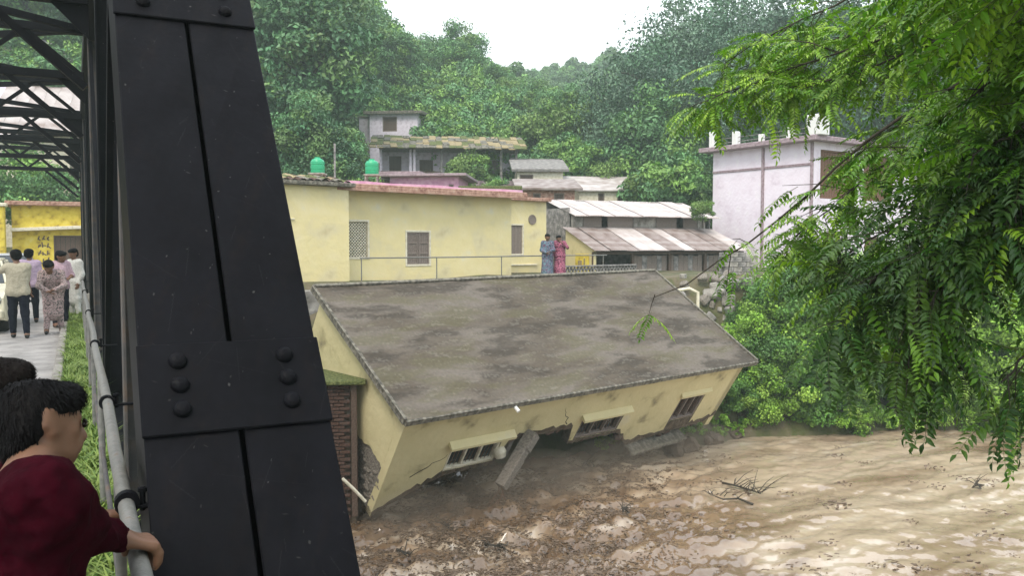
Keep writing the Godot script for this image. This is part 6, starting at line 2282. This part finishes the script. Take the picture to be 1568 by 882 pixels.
	if look.has("strands"):
		# combed strands lying over the hair's surface
		var sm := MB.new()
		var rs := RandomNumberGenerator.new()
		rs.seed = 55
		var crown: Vector3 = J.head + hu * 0.12 - f * 0.03
		var count: int = look.strands
		for i in count:
			var q := rs.randi() % hn.v.size()
			var p := hn.v[q]
			var nn := hn.n[q]
			var rel: Vector3 = p - J.head
			if rel.dot(hu) < 0.035 and rel.dot(f) > -0.03: continue
			var away: Vector3 = (p - crown) + f * 0.03 + Vector3(rs.randfn(), rs.randfn(), rs.randfn()) * 0.012
			away = (away - nn * away.dot(nn)).normalized()
			var w := nn.cross(away) * rs.randf_range(0.0008, 0.0018)
			var L := rs.randf_range(0.012, 0.03)
			var a := p - nn * 0.003
			var b := p + away * L * 0.5 + nn * rs.randf_range(0.0, 0.0025)
			var e := p + away * L + nn * rs.randf_range(-0.004, 0.003) - hu * 0.004
			sm.quad(a - w, b - w, b + w, a + w)
			sm.tri(b - w, e, b + w)
		inst(sm.mesh(), "hair_strands", look.hair, o).set_meta("kind", "stuff")
	inst(hn.mesh(), "hair", look.hair, o)
	# eyes
	var fd := f.normalized()
	var u2 := (hu - fd * hu.dot(fd)).normalized()
	var sd := fd.cross(u2)
	for e in [-1.0, 1.0]:
		var em := MB.new()
		em.lathe(Transform3D(Basis(sd, fd, -u2), J.head + sd * (e * 0.031) + u2 * 0.004 + fd * 0.084), [[0.012, 0.0], [0.009, 0.005], [0.0, 0.007]], 8)
		inst(em.mesh(), "eye", M.eye, o)

func people() -> void:
	M.skin = mat(L3(0.17, 0.085, 0.05), 0.55)
	M.skin.subsurf_scatter_enabled = true
	M.skin.subsurf_scatter_strength = 0.1
	M.hair = mat(L3(0.004, 0.0035, 0.004), 0.6)
	M.hair.metallic_specular = 0.2
	M.hair_brown = mat(L3(0.006, 0.004, 0.0035), 0.65)
	M.hair_brown.metallic_specular = 0.2
	M.eye = mat(L3(0.02, 0.015, 0.012), 0.2)
	M.maroon = cloth_mat([L3(0.017, 0.001, 0.0035), L3(0.023, 0.0014, 0.005), L3(0.029, 0.0018, 0.006)], 0.6, 301)
	M.navy = cloth_mat([L3(0.01, 0.012, 0.02), L3(0.018, 0.02, 0.03)], 0.5, 302)
	M.beige = cloth_mat([L3(0.36, 0.33, 0.25), L3(0.46, 0.42, 0.33)], 0.5, 303)
	M.blush = cloth_mat([L3(0.5, 0.34, 0.4), L3(0.62, 0.44, 0.5)], 0.5, 304)
	M.print = cloth_mat([L3(0.1, 0.08, 0.08), L3(0.4, 0.36, 0.34), L3(0.5, 0.28, 0.3), L3(0.5, 0.47, 0.43), L3(0.12, 0.1, 0.1)], 0.7, 305)
	M.white_cloth = cloth_mat([L3(0.5, 0.5, 0.47), L3(0.66, 0.65, 0.62)], 0.5, 306)
	M.pink_print = cloth_mat([L3(0.06, 0.012, 0.03), L3(0.55, 0.2, 0.3), L3(0.3, 0.05, 0.1), L3(0.6, 0.34, 0.42), L3(0.1, 0.02, 0.05)], 1.3, 307)
	M.teal_print = cloth_mat([L3(0.03, 0.03, 0.06), L3(0.22, 0.4, 0.44), L3(0.06, 0.05, 0.1), L3(0.26, 0.34, 0.4), L3(0.12, 0.05, 0.1)], 1.3, 308)
	# man in the maroon shirt leaning on the pipe rail
	var hipc := B(2.12, -0.2, 0.72)
	var o := thing("person", "person in maroon shirt with black hair leaning on the pipe rail, arm outstretched", "person", Transform3D(Basis(), B(2.4, -0.34, 0.0)))
	var inv := o.transform.affine_inverse()
	var J := {}
	var put := func(k: String, p: Vector3) -> void: J[k] = inv * p
	var hand := B(2.33, 0.105, 1.045)
	put.call("head", P(64, 656, 1.98))
	put.call("neck", P(44, 738, 1.88))
	put.call("chest", P(40, 822, 1.86))
	put.call("waist", P(26, 915, 1.88))
	put.call("hip", hipc)
	put.call("sr", P(70, 772, 1.71))
	put.call("sl", P(18, 755, 2.1))
	put.call("er", P(118, 812, 1.86))
	put.call("wr", B(2.31, 0.078, 1.065))
	put.call("el", B(2.74, -0.3, 0.93))
	put.call("wl", B(2.66, -0.12, 0.8))
	put.call("hr", hipc - AX * 0.09)
	put.call("hl", hipc + AX * 0.09)
	put.call("kr", B(2.3, -0.12, 0.44))
	put.call("kl", B(2.5, -0.1, 0.44))
	put.call("ar", B(2.28, -0.36, 0.09))
	put.call("al", B(2.52, -0.34, 0.09))
	var face := (SIDE * 0.93 + AX * 0.35 - Vector3.UP * 0.12).normalized()
	figure(o, J, face, {"skin": M.skin, "hair": M.hair, "top": M.maroon, "legs": M.navy, "shoes": M.rubber, "toes": SIDE, "hand_r": SIDE * 0.8 + AX * 0.25 + Vector3(0, -0.3, 0), "palm_r": Vector3.DOWN - SIDE * 0.4, "thumb_r": AX, "curl_r": 1.25, "arm": 0.82, "strands": 4200, "head": 0.81, "wrinkle": 0.02, "head_up": Vector3.UP + SIDE * 0.1}, 0.012)
	# collar of the maroon shirt
	var cb := MB.new()
	var nk: Vector3 = J.neck
	for k in 18:
		var a0 := TAU * k / 20.0 - 0.9
		var a1 := TAU * (k + 1) / 20.0 - 0.9
		var ring := func(a: float, rr: float, h: float) -> Vector3: return nk + SIDE * (cos(a) * rr + 0.01 + h * 0.25) + AX * (sin(a) * rr) + Vector3(0, h - 0.01, 0)
		cb.quad(ring.call(a0, 0.064, 0.045), ring.call(a1, 0.064, 0.045), ring.call(a1, 0.094, -0.012), ring.call(a0, 0.094, -0.012))
		cb.quad(ring.call(a0, 0.064, 0.045), ring.call(a1, 0.064, 0.045), ring.call(a1, 0.06, 0.0), ring.call(a0, 0.06, 0.0))
	inst(cb.mesh(), "collar", M.maroon, o)
	# second onlooker behind
	var o2 := thing("person", "dark brown haired onlooker behind the maroon shirted one, mostly hidden", "person", Transform3D(Basis(), B(2.95, -0.95, 0.0)))
	var inv2 := o2.transform.affine_inverse()
	var J2 := {}
	var h2 := P(-2, 612, 2.72)
	J2["head"] = inv2 * h2
	J2["neck"] = inv2 * (h2 + Vector3(0, -0.16, 0) - SIDE * 0.05)
	J2["chest"] = inv2 * (h2 + Vector3(0, -0.33, 0) - SIDE * 0.12)
	J2["waist"] = inv2 * (h2 + Vector3(0, -0.5, 0) - SIDE * 0.3)
	var hp2 := B(2.95, -0.85, 0.86)
	J2["hip"] = inv2 * hp2
	J2["hl"] = inv2 * (hp2 + AX * 0.09); J2["hr"] = inv2 * (hp2 - AX * 0.09)
	J2["sl"] = J2.neck + AX * 0.17 + Vector3(0, -0.05, 0); J2["sr"] = J2.neck - AX * 0.17 + Vector3(0, -0.05, 0)
	J2["el"] = J2.sl + Vector3(0, -0.26, 0) + SIDE * 0.06; J2["er"] = J2.sr + Vector3(0, -0.26, 0) + SIDE * 0.02
	J2["wl"] = J2.el + SIDE * 0.22 + Vector3(0, 0.0, 0); J2["wr"] = J2.er + SIDE * 0.16 + Vector3(0, -0.14, 0)
	J2["kl"] = inv2 * B(3.05, -0.86, 0.47); J2["kr"] = inv2 * B(2.85, -0.86, 0.47)
	J2["al"] = inv2 * B(3.06, -0.98, 0.09); J2["ar"] = inv2 * B(2.84, -0.98, 0.09)
	figure(o2, J2, SIDE, {"strands": 2500, "skin": M.skin, "hair": M.hair_brown, "top": M.navy, "legs": M.navy, "shoes": M.rubber, "toes": SIDE}, 0.016)
	# people further along the bridge
	var face_cam := Basis(-SIDE, Vector3.UP, -AX)    # local +z towards the camera along the bridge
	var away := Basis(SIDE, Vector3.UP, AX)
	var toright := Basis(AX, Vector3.UP, SIDE) if false else Basis(-AX, Vector3.UP, SIDE)
	var a := thing("person", "person in beige shirt and black trousers, arm stretched to the pale car", "person", Transform3D(away, B(18.9, -1.0, 0.0)))
	figure(a, {"er": Vector3(0.16, 1.15, 0.02), "wr": Vector3(0.2, 0.92, 0.1), "sl": Vector3(-0.175, 1.37, 0), "sr": Vector3(0.175, 1.37, 0), "el": Vector3(-0.42, 1.22, 0.02), "wl": Vector3(-0.62, 1.14, 0.06), "hl": Vector3(-0.09, 0.9, 0), "hr": Vector3(0.09, 0.9, 0), "kl": Vector3(-0.1, 0.49, 0.06), "kr": Vector3(0.11, 0.49, -0.02), "al": Vector3(-0.1, 0.09, 0.12), "ar": Vector3(0.14, 0.09, -0.12), "head": Vector3(-0.02, 1.58, 0.06)}, Vector3(-0.3, -0.2, 1), {"skin": M.skin, "hair": M.hair, "top": M.beige, "legs": M.navy, "shoes": M.rubber, "sleeve": 0.2}, 0.026)
	var b := thing("person", "person in patterned grey pink tunic bending forward on the bridge", "person", Transform3D(face_cam, B(19.6, -0.42, 0.0)))
	figure(b, {"head": Vector3(0.06, 1.36, 0.32), "neck": Vector3(0.04, 1.26, 0.2), "chest": Vector3(0.02, 1.13, 0.14), "waist": Vector3(0, 1.0, 0.04), "sl": Vector3(0.19, 1.22, 0.16), "sr": Vector3(-0.16, 1.22, 0.16), "el": Vector3(0.24, 0.98, 0.26), "er": Vector3(-0.22, 0.98, 0.24), "wl": Vector3(0.08, 0.88, 0.4), "wr": Vector3(-0.02, 0.9, 0.42), "al": Vector3(0.13, 0.09, 0.1), "ar": Vector3(-0.14, 0.09, -0.1)}, Vector3(0.1, -0.5, 0.8), {"skin": M.skin, "hair": M.hair, "top": M.print, "top_name": "tunic", "legs": M.print, "shoes": M.rubber, "drop": 0.6, "flare": 0.17}, 0.026)
	var c := thing("person", "person in pale pink shirt with bent arm behind the patterned tunic", "person", Transform3D(Basis(Vector3.UP, 0.5) * face_cam, B(21.0, -0.32, 0.0)))
	figure(c, {"el": Vector3(0.3, 1.15, 0.06), "wl": Vector3(0.06, 1.08, 0.22), "er": Vector3(-0.26, 1.12, 0.05), "wr": Vector3(-0.04, 1.05, 0.24), "head": Vector3(0.0, 1.54, 0.08)}, Vector3(-0.5, -0.2, 0.8), {"skin": M.skin, "hair": M.hair, "top": M.blush, "legs": M.navy, "shoes": M.rubber, "sleeve": 0.2}, 0.026)
	var d := thing("person", "dark haired person in lilac shirt behind the beige shirted one", "person", Transform3D(away, B(22.6, -0.95, 0.0)))
	figure(d, {}, Vector3(0.3, 0, 1), {"skin": M.skin, "hair": M.hair, "top": cloth_mat([L3(0.4, 0.3, 0.42), L3(0.5, 0.4, 0.5)], 0.5, 309), "legs": M.navy, "shoes": M.rubber}, 0.026)
	var e := thing("person", "person in loose white clothes standing against the pipe rail", "person", Transform3D(Basis(Vector3.UP, -0.9) * face_cam, B(23.2, -0.02, 0.0)))
	figure(e, {"el": Vector3(0.26, 1.14, 0.1), "wl": Vector3(0.1, 1.0, 0.26)}, Vector3(0, -0.2, 1), {"skin": M.skin, "hair": M.hair, "top": M.white_cloth, "top_name": "tunic", "legs": M.white_cloth, "shoes": M.rubber, "drop": 0.55, "flare": 0.16}, 0.026)
	# two women on the terrace
	var pw := P(838, 413, 31.5)
	var w1 := thing("person", "person in patterned dress with blue grey shawl on the terrace", "person", Transform3D(Basis(Vector3.UP, 0.15), Vector3(pw.x, 0.5, pw.z)))
	figure(w1, {"el": Vector3(0.22, 1.12, 0.1), "wl": Vector3(0.05, 1.05, 0.24), "er": Vector3(-0.24, 1.1, 0.06), "wr": Vector3(-0.08, 1.0, 0.22)}, Vector3(-0.1, -0.15, 1), {"skin": M.skin, "hair": M.hair, "top": M.teal_print, "top_name": "dress", "drop": 0.9, "flare": 0.24, "shoes": M.rubber, "long_hair": 0.18}, 0.025)
	var pw2 := P(857, 413, 31.7)
	var w2 := thing("person", "person in pink and dark patterned dress on the terrace by the yellow shed", "person", Transform3D(Basis(Vector3.UP, -0.2), Vector3(pw2.x, 0.5, pw2.z)))
	figure(w2, {"el": Vector3(0.3, 1.2, 0.1), "wl": Vector3(0.14, 1.36, 0.22), "head": Vector3(-0.03, 1.53, 0.05), "er": Vector3(-0.26, 1.08, -0.05), "wr": Vector3(-0.3, 0.85, 0.02)}, Vector3(0.1, -0.15, 1), {"skin": M.skin, "hair": M.hair, "top": M.pink_print, "top_name": "dress", "drop": 0.9, "flare": 0.23, "shoes": M.rubber, "long_hair": 0.15}, 0.025)

# ---------- cars ----------
func make_car(label: String, T: Transform3D, paint: Material, group := "") -> Node3D:
	# local: z forward (front at +z), y up, wheels on y=0
	var o := thing("car", label, "car", T, group)
	var side := [Vector2(-1.95, 0.3), Vector2(-1.98, 0.62), Vector2(-1.9, 0.92), Vector2(-1.3, 0.98), Vector2(-0.95, 1.02), Vector2(0.85, 0.98), Vector2(1.6, 0.84), Vector2(1.9, 0.72), Vector2(1.95, 0.5), Vector2(1.93, 0.28)]
	var body := MB.new()
	var A := Basis(Vector3(0, 0, 1), Vector3.UP, Vector3(-1, 0, 0))
	for i in side.size() - 1:
		var p: Vector2 = side[i]
		var q: Vector2 = side[i + 1]
		var wp := 0.8 - 0.06 * smoothstep(1.3, 1.95, absf(p.x)) - 0.04 * smoothstep(0.8, 1.0, p.y)
		var wq := 0.8 - 0.06 * smoothstep(1.3, 1.95, absf(q.x)) - 0.04 * smoothstep(0.8, 1.0, q.y)
		body.quad(Vector3(-wp, p.y, p.x), Vector3(wp, p.y, p.x), Vector3(wq, q.y, q.x), Vector3(-wq, q.y, q.x))
		for s in [-1.0, 1.0]:
			body.quad(Vector3(s * wp, p.y, p.x), Vector3(s * wq, q.y, q.x), Vector3(s * 0.8, 0.26, q.x), Vector3(s * 0.8, 0.26, p.x))
	body.quad(Vector3(-0.8, 0.26, -1.95), Vector3(0.8, 0.26, -1.95), Vector3(0.8, 0.26, 1.93), Vector3(-0.8, 0.26, 1.93))
	part(body, "body", paint, o)
	# roof and pillars
	var cabin := [Vector2(-1.55, 1.0), Vector2(-1.25, 1.42), Vector2(0.1, 1.46), Vector2(0.85, 1.0)]
	var rf := MB.new()
	rf.box(Transform3D(Basis(Vector3.RIGHT, 0.03), Vector3(0, 1.45, -0.57)), Vector3(1.2, 0.05, 1.42), 0.02)
	for s in [-1.0, 1.0]:
		rf.bar(Vector3(s * 0.6, 1.43, 0.12), Vector3(s * 0.73, 0.98, 0.86), 0.05, 0.06, 0.01)
		rf.bar(Vector3(s * 0.6, 1.43, -1.25), Vector3(s * 0.73, 0.98, -1.58), 0.07, 0.1, 0.01)
		rf.bar(Vector3(s * 0.61, 1.43, -0.5), Vector3(s * 0.74, 0.98, -0.45), 0.04, 0.07, 0.01)
	part(rf, "roof", paint, o)
	var ws := MB.new()
	ws.quad(Vector3(-0.71, 0.985, 0.85), Vector3(0.71, 0.985, 0.85), Vector3(0.58, 1.43, 0.11), Vector3(-0.58, 1.43, 0.11))
	part(ws, "windscreen", M.glass, o)
	var rw := MB.new()
	rw.quad(Vector3(-0.71, 0.985, -1.57), Vector3(0.71, 0.985, -1.57), Vector3(0.58, 1.42, -1.24), Vector3(-0.58, 1.42, -1.24))
	part(rw, "rear_window", M.glass, o)
	for s in [-1.0, 1.0]:
		var sw := MB.new()
		sw.quad(Vector3(s * 0.725, 0.985, 0.83), Vector3(s * 0.725, 0.985, -1.55), Vector3(s * 0.59, 1.42, -1.22), Vector3(s * 0.59, 1.42, 0.1))
		part(sw, "side_window", M.glass, o)
		var hl := MB.new()
		hl.lathe(Transform3D(Basis(Vector3.RIGHT, PI / 2), Vector3(s * 0.58, 0.68, 1.9)), [[0.13, -0.04], [0.13, 0.03], [0.09, 0.055], [0.0, 0.06]], 12)
		part(hl, "headlight", M.chrome, o)
		var mr := MB.new()
		mr.box(TR(s * 0.86, 1.02, 0.72), Vector3(0.18, 0.12, 0.09), 0.03)
		part(mr, "mirror", M.rubber, o)
	var gr := MB.new()
	gr.box(TR(0, 0.66, 1.925), Vector3(0.8, 0.14, 0.03), 0.01)
	part(gr, "grille", M.rubber, o)
	var bp := MB.new()
	bp.box(TR(0, 0.4, 1.96), Vector3(1.5, 0.2, 0.14), 0.04)
	part(bp, "bumper", paint, o)
	var bp2 := MB.new()
	bp2.box(TR(0, 0.4, -1.98), Vector3(1.5, 0.2, 0.14), 0.04)
	part(bp2, "bumper", M.rubber, o)
	for wx in [-1.0, 1.0]:
		for wz in [-1.2, 1.22]:
			var ty := MB.new()
			ty.lathe(Transform3D(Basis(Vector3.BACK, PI / 2 * wx), Vector3(wx * 0.7, 0.29, wz)), [[0.17, -0.09], [0.27, -0.09], [0.29, -0.05], [0.29, 0.08], [0.27, 0.11], [0.17, 0.11]], 20)
			var wl := part(ty, "wheel", M.rubber, o)
			var ri := MB.new()
			ri.lathe(Transform3D(Basis(Vector3.BACK, PI / 2 * wx), Vector3(wx * 0.7, 0.29, wz)), [[0.17, -0.08], [0.17, -0.1], [0.1, -0.08], [0.0, -0.085]], 14)
			part(ri, "rim", M.chrome, wl)
	return o

func cars() -> void:
	var toward := Basis(-SIDE, Vector3.UP, -AX)
	var cream := mat(L3(0.62, 0.58, 0.42), 0.3)
	cream.clearcoat_enabled = true
	var blue := mat(L3(0.16, 0.2, 0.27), 0.3)
	blue.clearcoat_enabled = true
	var silver := mat(L3(0.5, 0.52, 0.56), 0.3)
	silver.clearcoat_enabled = true
	make_car("cream car facing along the bridge beside the beige shirted person", Transform3D(toward, B(21.8, -2.05, 0.004)), cream)
	make_car("silver car stopped at the far end of the bridge", Transform3D(toward, B(35.0, -2.1, 0.004)), silver)
	make_car("blue grey car parked before the yellow gate pillar", Transform3D(Basis(Vector3.UP, 0.3) * toward, B(39.8, -3.4, 0.004)), blue)
	# motorcycle against the rail
	var m := thing("motorcycle", "dark motorcycle parked along the rail by the white clothed person", "motorcycle", Transform3D(Basis(Vector3.UP, -0.1) * toward, B(25.2, -0.45, 0.004)))
	for z in [-0.62, 0.66]:
		var ty := MB.new()
		ty.lathe(Transform3D(Basis(Vector3.BACK, PI / 2), Vector3(0, 0.3, z)), [[0.24, -0.035], [0.28, -0.045], [0.3, 0.0], [0.28, 0.045], [0.24, 0.035], [0.24, -0.035]], 22)
		var w := part(ty, "wheel", M.rubber, m)
		var ri := MB.new()
		ri.lathe(Transform3D(Basis(Vector3.BACK, PI / 2), Vector3(0, 0.3, z)), [[0.245, -0.03], [0.22, -0.02], [0.22, 0.02], [0.245, 0.03]], 22)
		for k in 8:
			ri.bar(Vector3(0, 0.3, z), Vector3(0, 0.3 + sin(TAU * k / 8) * 0.23, z + cos(TAU * k / 8) * 0.23), 0.012, 0.012)
		part(ri, "rim", M.chrome, w)
	var tk := MB.new()
	tk.tube(PackedVector3Array([Vector3(0, 0.72, -0.05), Vector3(0, 0.8, 0.12), Vector3(0, 0.8, 0.3), Vector3(0, 0.74, 0.42)]), [0.06, 0.13, 0.14, 0.06], 10)
	part(tk, "fuel_tank", M.maroon, m)
	var st := MB.new()
	st.box(Transform3D(Basis(Vector3.RIGHT, 0.08), Vector3(0, 0.76, -0.35)), Vector3(0.24, 0.1, 0.66), 0.04)
	part(st, "seat", M.rubber, m)
	var en := MB.new()
	en.box(TR(0, 0.42, 0.08), Vector3(0.26, 0.3, 0.36), 0.05)
	en.bar(Vector3(0, 0.7, -0.3), Vector3(0, 0.35, 0.0), 0.05, 0.05)
	en.bar(Vector3(0.08, 0.3, -0.62), Vector3(0.08, 0.36, 0.0), 0.04, 0.05)
	part(en, "engine", M.steel, m)
	var fk := MB.new()
	for s in [-0.08, 0.08]:
		fk.tube(PackedVector3Array([Vector3(s, 0.3, 0.66), Vector3(s, 0.95, 0.42)]), 0.02, 8)
	fk.tube(PackedVector3Array([Vector3(-0.36, 1.0, 0.3), Vector3(-0.1, 1.0, 0.42), Vector3(0.1, 1.0, 0.42), Vector3(0.36, 1.0, 0.3)]), 0.014, 8)
	part(fk, "handlebar", M.chrome, m)
	var hl := MB.new()
	hl.lathe(Transform3D(Basis(Vector3.RIGHT, PI / 2), Vector3(0, 0.88, 0.5)), [[0.05, -0.08], [0.1, 0.0], [0.09, 0.03], [0.0, 0.045]], 12)
	part(hl, "headlight", M.chrome, m)
